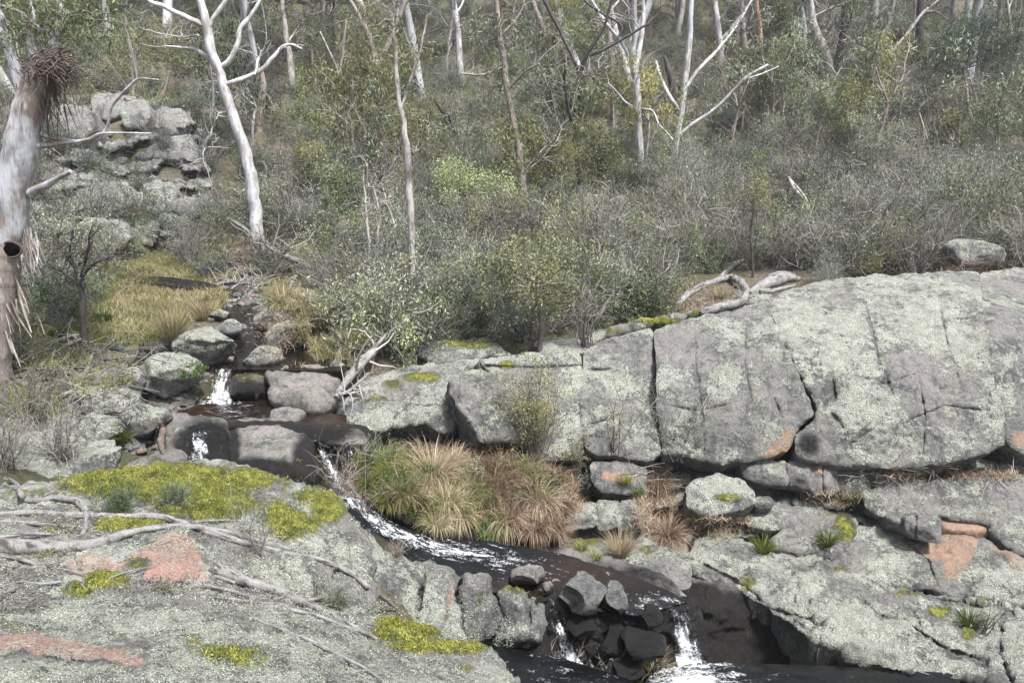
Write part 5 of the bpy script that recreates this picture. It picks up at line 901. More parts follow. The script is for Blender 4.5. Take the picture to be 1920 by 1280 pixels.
T('pale straight gum cut by the top edge at right', [[(1808,50,11),(1814,20,12),(1822,-10,13)]], M_GUM, twigs=4)
T('slender many stemmed gum with grey green crown at right edge', [[(1827,262,7),(1828,245,8),(1816,205,5),(1812,165,5),(1808,130,4)], [(1828,250,7),(1836,210,6),(1840,165,5),(1842,120,4)], [(1822,235,5),(1800,210,4),(1792,180,3),(1790,150,2)], [(1836,200,4),(1822,160,3),(1815,130,3)], [(1828,255,3),(1850,240,3),(1868,225,2)]], M_GREY, [(1800,70,48),(1850,90,50),(1900,120,48),(1780,110,34,.8),(1880,60,40,.8),(1830,40,36,.7),(1910,170,34,.7)], M_EUCB, cover=.55, L=.18, twigs=14, nmain=2, tv=.7, seed=2)
T('thin leaning bare pole at right edge of the slope', [[(1845,298,5),(1862,250,5),(1872,200,4),(1880,178,3)]], M_GREY, twigs=5, name='gum_sapling')
T('rusty reddish trunk crossing high above centre', [[(1040,125,9),(1028,75,11),(1014,45,10),(995,-10,9)], [(1018,50,5),(1000,40,5),(990,60,4)]], M_BROWNB, [(985,30,30,.5)], M_EUC, twigs=8)
T('brown stringy trunk left of the twin stemmed white gum', [[(1152,235,11),(1148,170,10),(1145,100,9),(1140,30,7)]], M_BROWNB, twigs=8)
T('dark dead trunk leaning left above the pale rock', [[(874,298,10),(856,262,10),(836,222,8),(815,185,5)], [(866,278,6),(850,240,5),(842,215,3)]], M_DARKB, twigs=6, name='dead_tree', cat='tree')
T('thin leaning dead trunk in the thicket left of centre', [[(800,345,6),(815,300,6),(780,210,4)]], M_DARKB, twigs=5, name='dead_tree')
for l, lb, cr in [([(690,560,6),(693,500,5),(690,430,5),(684,370,4),(680,320,3)],'left hand stem of three pale saplings below the orange tinged crown',[(640,330,32),(625,380,36),(610,440,30)]),([(704,552,5),(706,480,5),(710,400,4),(700,350,3)],'middle stem of three pale saplings below the orange tinged crown',[(670,420,26),(650,470,34,.7)]),([(712,545,4),(722,470,4),(740,420,3)],'right hand stem of three pale saplings below the orange tinged crown',[(700,300,28,.5),(730,520,24,.5)])]:
    T(lb, [l]+[[(l[2][0],l[2][1],3),(l[2][0]-14,l[2][1]-40,2),(l[2][0]-26,l[2][1]-80,1.5)]], M_GREY, cr, M_EUC, twigs=8, name='gum_sapling', cover=.45, seed=int(l[0][0]))
for l, lb in [([(620,330,5),(632,260,6),(636,190,5),(640,120,4),(650,40,4)],'thin pinkish pole gum left of the orange tinged crown'),([(655,300,4),(650,230,4),(640,150,3),(600,60,3)],'fine bare pole leaning left near the orange tinged crown'),([(1085,250,4),(1100,180,4),(1105,100,4)],'fine grey pole behind the antler branched gum'),([(1375,130,6),(1382,90,6),(1384,45,5)],'short dead stub right of the bark mopped gum'),([(1488,90,6),(1492,40,6),(1496,-8,5)],'pale pole gum high between the orange sapling and the thick leaning gum'),([(1535,130,5),(1532,95,6),(1528,60,5)],'slim grey pole beside the thick leaning gum'),([(1445,60,5),(1448,20,5),(1450,-8,5)],'dark pole at the top edge beside the orange barked sapling'),([(1012,330,4),(1020,250,4),(1015,180,3)],'spindly grey sapling right of the straight brownish gum'),([(835,170,4),(840,100,4),(850,20,4)],'slim grey pole left of the straight brownish gum'),([(250,180,5),(245,110,5),(235,30,5)],'slim grey pole behind the massive gum crown'),([(300,200,4),(320,130,5),(330,60,4)],'fine pole above the far outcrop'),([(590,160,5),(585,90,5),(588,10,5)],'grey pole right of the ribbon barked gum'),([(1560,230,4),(1552,180,5),(1550,140,4)],'broken grey pole below the thick leaning gum'),([(1660,240,7),(1662,205,7),(1665,180,4)],'pale mossy snag below the wide forked gum'),([(1745,330,4),(1740,270,4),(1722,210,3)],'curved bare pole in scrub at right'),([(1895,60,6),(1890,20,6),(1888,-10,5)],'grey pole in the top right corner')]:
    T(lb, [l, [(l[1][0],l[1][1],3),(l[1][0]+12,l[1][1]-30,2),(l[1][0]+30,l[1][1]-60,1.5)]], M_GREY if l[0][0] % 2 else M_BROWNB, twigs=9, name='pole_gum', seed=int(l[0][0]))
# bushy saplings and shrubs that stand out by leaf colour
BS = [(1012,655,[(1015,600,8),(1008,570,6),(1000,540,5)],[(930,500,36),(960,470,36),(1000,455,34),(975,520,46),(1030,510,40),(1050,560,42),(1000,560,36,.7),(920,540,34),(1060,520,28,.8),(955,570,30,.6)],M_OLIVE,'olive bush with dark twisted stem standing on the wall top, centre',.085,.030,M_DARKB,.42),
 (870,440,[(872,400,5),(868,370,4)],[(850,330,36),(890,345,36),(930,360,40),(960,380,36),(910,400,34,.8),(850,380,28,.7)],M_LIME,'pale green feathery wattle in mid slope, centre',.10,.028,M_GREY,.7),
 (1672,330,[(1675,300,4),(1678,280,3)],[(1675,275,22),(1690,290,22),(1660,262,12)],M_LIME,'bright lime sapling in the scrub at right',.12,.035,M_GREY,.8),
 (1412,520,[(1408,440,4),(1412,400,3)],[(1420,345,28),(1400,370,28,.7),(1435,380,26,.6)],M_OLIVE,'yellow tipped thin stemmed shrub behind the driftwood',.08,.026,M_DARKB,.5),
 (1125,400,[(1120,350,4),(1118,320,3)],[(1110,240,30,.7),(1130,270,34),(1105,300,34),(1140,310,36),(1165,340,34),(1120,350,34,.8)],M_OLIVE,'olive sapling between the antler branched gum and the twin white gum',.12,.034,M_GREY,.5),
 (650,450,[(652,400,4),(650,370,3)],[(640,360,36),(660,390,36),(620,330,30),(670,340,28)],M_EUC,'dark green sapling with drooping leaves left of the flaking trunk',.11,.03,M_GREY,.7),
 (300,470,[(298,445,4),(300,430,3)],[(265,425,24),(290,415,26),(320,420,24),(345,430,18)],M_EUCB,'dense blue green bush under the dark rock overhang',.07,.022,M_DARKB,.42),
 (560,250,[(560,215,4),(562,200,3)],[(545,235,34),(575,225,36),(600,250,30),(560,265,34,.8),(530,270,28)],M_EUC,'dark shrub thicket right of the white leaning gum',.10,.024,M_DARKB,.8),
 (1540,260,[(1540,220,4),(1538,200,3)],[(1520,200,32),(1555,210,34),(1535,235,34),(1500,225,24)],M_EUCB,'dark pine green thicket below the thick leaning gum',.10,.018,M_DARKB,.9),
 (60,300,[(62,260,4),(64,230,3)],[(250,100,46,.7),(300,80,40,.7),(220,130,30,.6),(330,110,34,.6)],M_OLIVE,'orange tipped gum foliage behind the massive gum',.14,.03,M_GREY,.5)]
for bx, by, l, cr, lm, lb, L, Wl, bk, cv in BS:
    T(lb, [[(bx, by, l[0][2]+1)]+l], bk, cr, lm, twigs=10, name='leafy_shrub' if by > 200 and L < .1 else 'young_tree', cat='shrub' if L < .1 else 'young tree', cover=cv*1.5, L=L, Wl=Wl, hang=.1, seed=int(bx), twl=.03, tv=.3)
# gums and saplings over the slope: built once per kind, then copied as individuals
def gum_proto(seed, leafm, bark, h, nb, leafy, label, r0=.16):
    rg = rnd(seed); root = empty('slope_gum', label, 'tree', 'gums over the slope'); mt = MB(); sc = h/9
    P, R = wander(np.array([0, 0, -.3]), np.array([rg.normal()*.15, rg.normal()*.1, 1]), h*.5, 7, r0*sc, r0*.7*sc, rg, .07); tube(mt, P, R, 7); segs = []; tips = []; bm = []
    for k in range(nb):
        j = -1 if k < 3 else rg.integers(3, 8); a = rg.uniform(0, 6.28); Q, R2 = wander(P[j], np.array([math.cos(a)*.75, math.sin(a)*.6, 1.0]), h*rg.uniform(.32, .62), 9, r0*.55*sc*(1 if k < 3 else .55), .02*sc, rg, .20, .04)
        b = MB(); tube(b, Q, R2, 5); segs.append(Q)
        for q in range(7):
            jj = rg.integers(2, 9); S, R3 = wander(Q[jj], (Q[jj]-Q[jj-1])+rg.normal(size=3)*.28*sc, h*rg.uniform(.08, .22), 5, .028*sc, .008*sc, rg, .3); tube(b, S, R3, 4, 0, .6, False); tips.append(S[-1]); segs.append(S)
            for z in range(2):
                U, R4 = wander(S[rg.integers(1, 5)], rg.normal(size=3)+np.array([0, 0, .4]), h*rg.uniform(.03, .09), 4, .012*sc, .005*sc, rg, .3); tube(b, U, R4, 3, 0, .6, False)
        b.build('branch', [bark], root)
    mt.build('trunk', [bark], root); sd_ = np.vstack(segs); ml = MB(); m2 = MB()
    for c in tips:
        if rg.random() < leafy: foliage(ml, m2, c+rg.normal(size=3)*.2, rg.uniform(.4, .85)*sc**.5, .42, .17, .036, rg, sd_)
    if ml.n: ml.build('crown', [leafm], root)
    return root
PR = [(gum_proto(3, M_EUC, M_GREY, 9, 6, .55, ''), 'grey gum with dull green hanging sprays on the slope'), (gum_proto(4, M_OLIVE, M_BROWNB, 7, 5, .6, ''), 'brown stemmed gum with yellowish sprays on the slope'), (gum_proto(5, M_EUCB, M_GUM, 10, 6, .5, ''), 'pale stemmed gum with blue green foliage on the slope'),
      (gum_proto(6, M_GREY_L, M_GREY, 8, 7, .28, ''), 'nearly bare grey gum with sparse pale leaves on the slope'), (gum_proto(8, M_EUC, M_GUM, 11, 6, .12, ''), 'white limbed almost leafless gum on the slope'), (gum_proto(9, M_EUC, M_DARKB, 8, 6, .35, ''), 'dark limbed gum with thin foliage on the slope'),
      (gum_proto(10, M_EUC, M_GREY, 4.6, 5, .8, '', .13), 'short leafy gum sapling in the slope scrub'), (gum_proto(11, M_OLIVE, M_GREY, 4.2, 5, .8, '', .13), 'short olive tipped gum sapling in the slope scrub'), (gum_proto(12, M_GREY_L, M_BROWNB, 4.4, 6, .3, '', .12), 'short twiggy grey sapling in the slope scrub')]
def copy_tree(r):
    n = r.copy(); COL.objects.link(n)
    for c in r.children: d = c.copy(); COL.objects.link(d); d.parent = n
    return n
rg = rnd(99); used = set(); k = 0
while k < 235:
    Y = 27+75*rg.uniform()**1.0; x = rg.uniform(-.74, .74)*Y; z = float(tz(x, Y)); qx, qy = proj(np.array([x, Y, z]))
    if (qy > 350 and qx > 1080) or (60 < qx < 420 and qy > 150) or qy > 430: continue
    small = qy > 225 or rg.random() < .22; i = int(rg.choice([6, 7, 8]) if small else rg.choice([0, 1, 2, 3, 3, 4, 4, 4, 5, 5])); r = PR[i][0] if i not in used else copy_tree(PR[i][0]); used.add(i); r['label'] = PR[i][1]; r['group'] = 'gums over the slope'
    s = rg.uniform(.75, 1.3)*(1.25 if i < 6 else 1); r.location = (x, Y, z); r.rotation_euler = (0, rg.normal()*.05, rg.uniform(0, 6.28)); r.scale = (s, s, s*rg.uniform(.9, 1.15)); k += 1
for i, (r, l) in enumerate(PR):
    if i not in used: r.location = (0, 95, float(tz(0, 95))); r['label'] = l
# ---------------------------------------------------------------- grasses
def tussock(label, px, py, hpx, n=260, mat=None, droop=1.1, spread=.6, wd=.012, seed=0, group=None, name='grass_tussock', Y=None, lean=(0, 0), r0=.18, tone=.5, seg=5):
    rg = rnd(seed+int(px*3+py)); b = hit(px, py) if Y is None else w(px, py, Y); H = hpx*b[1]/FPX*1.1; mb = MB()
    a = rg.uniform(0, 6.28, n); r = np.sqrt(rg.uniform(0, 1, n))*H*r0; B = np.stack([np.cos(a)*r, np.sin(a)*r, np.full(n, -.03)], 1)
    D = np.stack([np.cos(a)*spread*rg.uniform(.2, 1, n)+lean[0], np.sin(a)*spread*rg.uniform(.2, 1, n)+lean[1], np.ones(n)], 1)+rg.normal(size=(n, 3))*.13
    blades(mb, B, D, H*rg.uniform(.55, 1.15, n), wd*rg.uniform(.6, 1.2, n), droop*rg.uniform(.5, 1.4, n), 0, np.clip(tone+rg.normal(size=n)*.22, 0, 1), seg, rg)
    o = mb.build(name, mat or M_STRAW); o.location = b; return tag(o, label, 'grass tussock', group)
ORD = ['first', 'second', 'third', 'fourth', 'fifth', 'sixth', 'seventh', 'eighth', 'ninth', 'tenth', 'eleventh', 'twelfth', 'thirteenth', 'fourteenth', 'fifteenth']
RUSTG = 'rusty grass hanging over the stream bank'
tussock('big pale straw tussock arching over the bank below the lower slab', 812, 905, 96, 620, M_PALEG, 2.0, .75, .014, seed=1)
RX = [(890,880),(940,875),(985,885),(1030,900),(870,930),(920,925),(965,930),(1010,940),(1050,950),(900,965),(950,975),(1000,985),(860,965),(1040,985),(985,910),(930,900),(1075,930)]
tussock('smaller pale straw tussock tucked beside the big pale one', 850, 880, 60, 300, M_PALEG, 1.7, .7, .012, seed=2)
for i, (x, y, h) in enumerate([(890,880,60),(940,875,62),(985,885,60),(1030,900,58),(870,930,70),(920,925,76),(965,930,76),(1010,940,70),(1050,950,56),(900,965,64),(950,975,70),(1000,985,58),(860,965,60),(1040,985,46),(985,910,70),(930,900,74),(1075,930,40)]):
    row = 'upper' if y < 905 else ('middle' if y < 945 else 'lowest'); od = sorted(q for q, v in RX if (v < 905) == (y < 905) and (v < 945) == (y < 945)).index(x)
    tussock('rusty brown bank tussock, %s from the left in the %s row over the stream' % (ORD[od], row), x, y+8, h*1.05, 420, [M_RUST, M_RUST, M_PALEG, M_RUST, M_GRASS][i % 5], 2.3, .85, .012, seed=i, group=RUSTG, lean=(0, -.35), tone=.45+.1*math.sin(i*2.1))
GG = 'green tussocks along the near edge of the bank'
for i, (x, y, h) in enumerate([(740,900,60),(715,880,50),(760,935,64),(790,965,60),(730,945,50),(820,990,52),(770,900,54),(700,915,44),(840,950,60),(690,870,40),(750,870,40)]):
    tussock('green and straw tussock trailing toward the white water, %s from the left' % ORD[sorted([740,715,760,790,730,820,770,700,840,690,770.5]).index(x if i != 10 else 770.5)], x, y, h*1.1, 380, [M_GRASS, M_GRASS, M_STRAW][i % 3], 1.8, .7, .012, seed=i+40, group=GG, lean=(.1, -.2), tone=.5+.2*math.sin(i*1.7))
tussock('bright green tuft of grass dipping to the water below the rusty bank', 925, 1000, 50, 260, M_BRIGHT, 2.2, .8, .012, seed=3, tone=.75)
tussock('spiky straw tussock on the small shelf beside the stream', 1165, 1040, 60, 300, M_PALEG, .8, .7, .010, seed=4, tone=.3)
tussock('low yellow green tuft on the pinkish shelf', 1090, 1030, 26, 160, M_GRASS, 1.0, .9, .010, seed=5, tone=.8)
tussock('small green tuft left of the spiky straw tussock', 1118, 1048, 26, 120, M_GRASS, .8, .8, .010, seed=6, tone=.7)
tussock('golden tussock beside the lower waterfall', 1225, 1262, 70, 420, M_STRAW, 1.6, .8, .010, seed=7, tone=.62)
tussock('second golden tuft at the bottom edge by the lower waterfall', 1205, 1285, 36, 200, M_STRAW, 1.4, .8, .009, seed=8, tone=.5)
tussock('grey straw mat trailing down right of the ledge blocks', 1238, 960, 60, 460, M_RUST, 2.3, .7, .011, seed=9, lean=(.1, -.3), tone=.65)
tussock('lower grey straw mat trailing down to the pinkish shelf', 1255, 1010, 60, 460, M_RUST, 2.3, .7, .011, seed=10, lean=(.1, -.3), tone=.68)
tussock('upper brown grass mat between wall foot and ledge blocks', 1235, 910, 50, 420, M_RUST, 2.0, .8, .011, seed=11, lean=(.0, -.3), tone=.5)
tussock('spiky dark green tussock below the strata row', 1600, 940, 50, 320, M_GRASS, .9, .9, .011, seed=12, tone=.25)
tussock('orange tinted tuft at the straw meadow edge', 325, 635, 62, 420, M_STRAW, .9, .6, .014, seed=13, tone=.35)
tussock('tall straw tussock at the meadow beside the upper stream', 385, 600, 48, 320, M_STRAW, .9, .6, .014, seed=14, tone=.4)
tussock('straw tussock right of the upper stream', 532, 575, 50, 320, M_STRAW, .9, .6, .014, seed=15, tone=.5)
tussock('dark green sedge left of the straw meadow', 196, 605, 30, 200, M_GRASS, .7, .6, .014, seed=16, tone=.1)
tussock('green sedge beside the twisted dead tree', 110, 635, 36, 240, M_GRASS, .9, .7, .014, seed=17, tone=.2)
for i, (x, y, h, m, t, lb) in enumerate([(620,660,34,M_GRASS,.8,'yellow green tussock left of the bleached log'),(650,640,36,M_STRAW,.6,'straw tussock behind the bleached log'),(600,625,30,M_STRAW,.7,'pale tussock on the right bank of the upper stream'),(670,610,36,M_STRAW,.5,'dry tussock below the pale saplings'),(640,570,34,M_GRASS,.35,'dark spiky tussock under the pale saplings'),(150,560,26,M_STRAW,.5,'dry tuft behind the twisted dead tree'),(1550,1020,40,M_GRASS,.3,'grass tuft between mossy hump and pale shelf'),(1430,1035,40,M_GRASS,.3,'green tuft on the great sloping slab'),(1820,1175,50,M_GRASS,.35,'wispy tuft growing from the slab seam at right'),(230,825,40,M_GRASS,.6,'green blades drooping between boulders left of the water slide'),(480,500,30,M_STRAW,.4,'dry tuft below the white leaning gum'),(1170,905,24,M_GRASS,.8,'yellow green fern on the upper strata block'),(1195,925,20,M_BRIGHT,.8,'small bright fern under the upper strata block'),(1300,975,26,M_GRASS,.9,'yellow green tuft left of the pale shelf'),(1350,560,30,M_STRAW,.5,'straw tuft behind the driftwood'),(1180,560,34,M_STRAW,.6,'straw tuft right of the olive bush'),(1230,550,30,M_STRAW,.5,'pale grass tuft on the crest')]):
    tussock(lb, x, y, h, 220, m, 1.0, .8, .012, seed=60+i, tone=t)
def scatter_px(ells, n, rg, sky=False):
    out = []
    for cx, cy, rx, ry, wt in ells:
        for _ in range(int(n*wt)):
            a = rg.uniform(0, 6.28); r = math.sqrt(rg.uniform()); out.append(hit(cx+rx*r*math.cos(a), cy+ry*r*math.sin(a)))
    return np.array(out)
rg = rnd(321)
def ground_grass(name, label, ells, n, H, mat, wd, droop, tone):
    B = scatter_px(ells, n, rg); m = len(B); mb = MB(); k = 3; B = np.repeat(B, k, 0)+rg.normal(size=(m*k, 3))*np.array([.05, .08, .0]); m *= k
    D = rg.normal(size=(m, 3))*.45+np.array([0, 0, 1]); v = np.clip(tone+fbm(B*1.3, 2, 5)*.5+rg.normal(size=m)*.15, 0, 1)
    blades(mb, B, D, H*rg.uniform(.4, 1.2, m), wd, droop*rg.uniform(.5, 1.4, m), 0, v, 3, rg); o = mb.build(name, mat); tag(o, label, 'grass', kind='stuff')
ground_grass('meadow_grass', 'dry straw coloured grass on the flat beside the upper stream', [(310,560,120,40,.8),(250,600,110,40,.25),(210,560,80,30,.12),(620,620,60,60,.4),(540,545,40,40,.3),(350,505,120,22,.3),(610,580,60,40,.3)], 4200, .20, M_STRAW, .013, 1.3, .5)
ground_grass('meadow_green_grass', 'green blades mixed through the straw flat', [(310,560,120,45,.5),(230,600,120,50,.6),(150,540,80,50,.4),(620,620,70,60,.4),(540,545,60,40,.3),(360,505,140,22,.3)], 2600, .18, M_GRASS, .013, 1.2, .5)
ground_grass('bank_grass', 'short mixed grass on the banks and ledges', [(780,900,140,60,.8),(960,930,140,60,.8),(1230,960,40,50,.25),(1350,985,60,20,.15),(1560,935,60,12,.12),(1800,890,160,8,.2),(1250,560,140,30,.5),(1700,500,220,10,.3),(560,620,80,70,.3),(1000,560,140,20,.2)], 2600, .2, M_RUST, .011, 1.6, .62)
ground_grass('left_bank_grass', 'sparse green grass on the left bank', [(60,640,110,70,.3),(150,700,120,40,.15),(120,520,120,50,.4),(300,480,140,30,.4),(60,760,60,40,.12)], 2600, .22, M_GRASS, .012, 1.2, .62)
ground_grass('moss_sprouts', 'short green sprouts standing in the moss of the outcrop', [(300,915,160,22,.4),(420,945,90,26,.25),(560,985,40,26,.08)], 1500, .05, M_GRASS, .004, .6, .7)
def on_rock(n, box, ok, rg, near=('mossy', 'foreground')):
    out = []
    while len(out) < n:
        x, y = rg.uniform(box[0], box[2]), rg.uniform(box[1], box[3])
        if ok(x, y): out.append(hit(x, y))
    return np.array(out)
MSP = [(300,898,200,26,1.1),(180,915,70,18,.9),(430,905,110,24,1.0),(300,925,50,14,1.3),(400,950,90,26,1.05),(545,985,46,26,1.35),(520,965,30,22,1.1),(615,962,34,20,1.1),(600,935,60,14,.95),(240,985,70,12,1.1),(330,945,40,14,1.1),(200,1090,38,20,1.2),(150,1110,30,14,1),(820,1215,90,12,1.35),(760,1188,60,16,1.3),(870,1217,50,9,1.2),(740,1170,40,12,1),(430,1228,60,12,.85)]
def mval(x, y): return max(s*max(0, 1.35-math.hypot((x-a)/b, (y-c)/d)) for a, c, b, d, s in MSP)
def moss_ok(x, y): return mval(x, y)+.9*float(noise(np.array([x*.04, y*.07, 1.]), 3)) > .40+rg.uniform(0, .38)
B = on_rock(9000, (60, 860, 930, 1250), moss_ok, rg); k = 4; m = len(B)*k; B = np.repeat(B, k, 0)+rg.normal(size=(m, 3))*np.array([.02, .03, .003]); mb = MB()
v = np.clip(.5+fbm(B*7, 3, 5)*.8+rg.normal(size=m)*.16, 0, 1); blades(mb, B, rg.normal(size=(m, 3))*.6+np.array([0, 0, 1]), rg.uniform(.012, .03, m), .009, .6, 0, v, 2, rg); tag(mb.build('moss_cushions', M_MOSS), 'yellow green moss cushions on the near outcrop and slab', 'moss', kind='stuff')
def lich_ok(x, y):
    if y < 1120 and not (y > 880+.0006*(x-380)**2 and x < 690): return False
    return mval(x, y) < .25 and float(fbm(np.array([x*.03, y*.05, 7.]), 3, 5)) > -.12 and not (120 < x < 385 and 1030 < y < 1095) and not (x < 275 and 1188 < y < 1256)
B = on_rock(11000, (-40, 880, 960, 1290), lich_ok, rg); k = 8; m = len(B)*k; B = np.repeat(B, k, 0)+rg.normal(size=(m, 3))*np.array([.02, .03, .001]); mb = MB(); v = np.clip(.58+fbm(B*5, 3, 9)*.5+rg.normal(size=m)*.2, 0, 1)
sz = rg.uniform(.004, .011, m)*np.clip(B[:, 1]/5, .8, 1.6); leaves(mb, B+np.array([0, 0, .001]), rg.normal(size=(m, 3))*np.array([1, 1, .45]), sz, sz*.8, 0, v, rg); tag(mb.build('lichen_crust', M_LICH), 'pale leafy lichen crusting the foreground rock', 'lichen', kind='stuff')
def gravel():
    B = scatter_px([(400,770,60,14,.15),(300,770,70,20,.4),(220,745,70,30,.3),(260,820,40,30,.25),(470,600,60,50,.5),(540,630,50,40,.3),(460,670,50,20,.2),(180,690,120,30,.4),(350,700,100,30,.2),(90,740,70,40,.25),(620,640,50,40,.2)], 800, rg); V, F = ico(1); mb = MB()
    B = np.array([b for b in B if abs(b[2]-float(tz(b[0], b[1]))) < .1])
    for b in B:
        s = rg.uniform(.02, .085); U = V*np.array([s*rg.uniform(.7, 1.4), s*rg.uniform(.7, 1.3), s*.6])*(1+rg.normal(size=(len(V), 1))*.14); mb.add(U+b, F)
    n = mb.n; tag(mb.build('creek_gravel', M_BROWN, attrs={'lich': np.full(n, .2), 'wet': np.full(n, .15), 'moss': np.zeros(n), 'raw': np.where(np.repeat(rg.random(len(B)) < .25, len(V)), .45, 0)}), 'loose gravel and small cobbles lining the upper stream', 'gravel', kind='stuff')
gravel()
def litter(name, label, ells, n, Lm, r, mat, seed):
    rg = rnd(seed); B = scatter_px(ells, n, rg); mb = MB()
    for b in B:
        d = rg.normal(size=3)*np.array([1, .8, .25]); P, R = wander(b+np.array([0, 0, .02]), d, Lm*rg.uniform(.3, 1.5)*min(1.6, b[1]/10), 3, r*rg.uniform(.6, 1.5), r*.5, rg, .2); tube(mb, P, R, 3, 0, rg.uniform(.3, 1), False)
    o = mb.build(name, mat); tag(o, label, 'litter', kind='stuff')
litter('fallen_twigs', 'fallen twigs and bark littering the banks', [(215,770,60,40,.08),(120,700,140,50,.6),(60,640,100,60,.3),(230,620,140,60,.3),(400,500,160,60,.3),(560,560,80,60,.2),(250,330,160,100,.5),(500,420,110,80,.4),(700,520,90,60,.3),(1300,560,120,24,.3),(1750,890,160,14,.3),(1230,900,60,30,.1),(1680,495,260,12,.3)], 900, .3, .008, M_TWIG, 4)
litter('fine_litter', 'dry leaves and twigs caught on the foreground outcrop', [(60,1060,100,30,.5),(120,960,110,14,.2),(300,1100,100,14,.35),(30,1130,60,20,.3),(500,1120,120,14,.3),(130,985,60,12,.2)], 420, .12, .0035, M_TWIG, 6)
# small near bushes on the outcrop
def small_bush(label, px, py, hpx, leafm, n=900, L=.03, Wl=.008, wdt=.9, seed=0, nst=30, group=None, name='small_bush', tw=5, rt=.003, up=1.0):
    b = hit(px, py); H = hpx*b[1]/FPX*1.1; mt, ml = shrub(name, H, H*wdt, seed, leafm, nst, tw, n, L, Wl, up, rt, parts=True, ball=.6)
    root = empty(name, label, 'bush', group, tuple(b)); mt.build('stems', [M_TWIG], root)
    if ml.n: ml.build('foliage', [leafm], root)
    return root
small_bush('bushy dark green heath plant on the mossy outcrop, left of its twin', 222, 962, 58, M_BRIGHT, 2600, .022, .006, 1.4, 1, 60)
small_bush('finer green heath plant on the moss, right of its bushier twin', 328, 945, 46, M_BRIGHT, 2200, .020, .005, 1.6, 2, 60)
small_bush('wispy grey green sprig on the outcrop beside the long dead branch', 490, 1040, 140, M_GREY_L, 700, .02, .006, .5, 3, 9, rt=.004)
small_bush('low feathery green plant at the foot of the weathered log', 630, 1140, 60, M_BRIGHT, 1500, .025, .004, 1.2, 4, 50)
small_bush('grey green creeping plant between outcrop and foreground slab', 310, 1112, 26, M_EUC, 900, .018, .006, 3, 5, 40)
small_bush('leafless twiggy shrub over the dark water at the bottom', 1050, 1290, 90, M_GREY_L, 160, .025, .009, 1.3, 6, 24, rt=.006)
small_bush('twiggy shrub in front of the wet rocks between the lower falls', 1130, 1275, 80, M_GREY_L, 300, .022, .008, 1.4, 7, 22, rt=.005)
small_bush('tangled bare bush leaning over the main water slide', 640, 930, 120, M_GREY_L, 300, .03, .008, .9, 8, 16, rt=.006)
small_bush('fine dark stemmed sapling before the rusty grass', 690, 985, 150, M_EUC, 200, .03, .008, .5, 9, 5, rt=.007)
small_bush('pinkish heath clump on the rock beside the rapids', 745, 1042, 30, M_RUST, 700, .02, .005, 1.6, 10, 40)
small_bush('bare grey scrub above the left lichened slab', 60, 790, 120, M_GREY_L, 1500, .03, .008, 1.3, 11, 40, rt=.006)
small_bush('wispy scrub at the left edge over the pale slab', 10, 880, 130, M_GREY_L, 1200, .03, .008, 1.2, 12, 34, rt=.006)
small_bush('sparse twiggy bush left of the long boulder', 110, 860, 110, M_GREY_L, 500, .03, .008, 1.2, 13, 30, rt=.006)
small_bush('dense green shrub at the left edge below the massive gum', 25, 690, 90, M_EUC, 3200, .04, .012, 1.4, 14, 34, rt=.008)
small_bush('feathery green shrub beside the root of the massive gum', 40, 620, 60, M_BRIGHT, 2400, .04, .010, 1.6, 15, 34, rt=.008)
small_bush('purple twiggy bare bush left of the bleached log', 700, 640, 110, M_TWIG, 700, .03, .008, 1.0, 16, 60, rt=.006)
small_bush('grey green wispy bush on the shelf right of the bleached log', 790, 660, 90, M_GREY_L, 2400, .035, .009, 1.4, 17, 40, rt=.006)
small_bush('bare many stemmed shrub on the wall top right of the olive bush', 1098, 650, 120, M_TWIG, 300, .03, .008, .7, 18, 26, rt=.008)
small_bush('dark stemmed thin shrub before the strata row', 1600, 950, 120, M_GREY_L, 260, .03, .008, .9, 19, 12, rt=.006)
small_bush('thin shrub on the great slab seam near the right edge', 1845, 1190, 70, M_EUC, 200, .03, .006, .7, 20, 8, rt=.006)
small_bush('leafy bush growing up the low granite block, yellow tips above', 1005, 862, 175, M_OLIVE, 6500, .045, .016, .7, 71, 22, rt=.008, up=1.4)
small_bush('soft blue green shrub at the foot of the leaning block', 965, 840, 95, M_BLUE, 4200, .03, .008, 1.1, 72, 26, rt=.006)
small_bush('sprig of yellow green leaves on the squared block', 1150, 850, 120, M_OLIVE, 420, .045, .016, .7, 73, 6, rt=.006, up=1.4)
small_bush('wispy grey green shrub in front of the purple stained face', 1280, 862, 180, M_BLUE, 2600, .03, .007, .9, 74, 14, rt=.007, up=1.2)
small_bush('round blue green shrub beside the rusty grass bank', 1088, 930, 70, M_BLUE, 5200, .025, .007, 1.2, 75, 34, rt=.005)
small_bush('wispy shrub before the left end of the strata row', 1500, 930, 80, M_BLUE, 900, .03, .007, 1.1, 76, 16, rt=.005)
small_bush('yellow green leafy sprigs at the foot of the squared block', 1075, 862, 50, M_OLIVE, 900, .045, .016, 1.8, 77, 14, rt=.005)
small_bush('bright green fern sprig between the largest boulder and the fall', 368, 706, 30, M_BRIGHT, 900, .04, .018, 1.6, 78, 16, rt=.004)
for i, (x, y, h, m, lb) in enumerate([(880,905,50,M_EUC,'small dull green shrub between straw and rusty tussocks'),(960,890,46,M_OLIVE,'olive tinged shrublet above the rusty tussocks'),(1030,930,46,M_EUC,'dark green herb clump at the right of the rusty bank'),(720,880,70,M_BRIGHT,'leafy green herb patch at the left end of the bank'),(740,930,56,M_BRIGHT,'low leafy green clump over the white water'),(920,950,30,M_EUC,'small green herb in the rusty bank'),(790,905,40,M_BRIGHT,'green herb at the foot of the big pale tussock')]):
    small_bush(lb, x, y, h, m, 1500, .035, .013, 1.5, 90+i, 20, rt=.005)
WSG = 'grey green heath shrubs lining the crest of the wall'
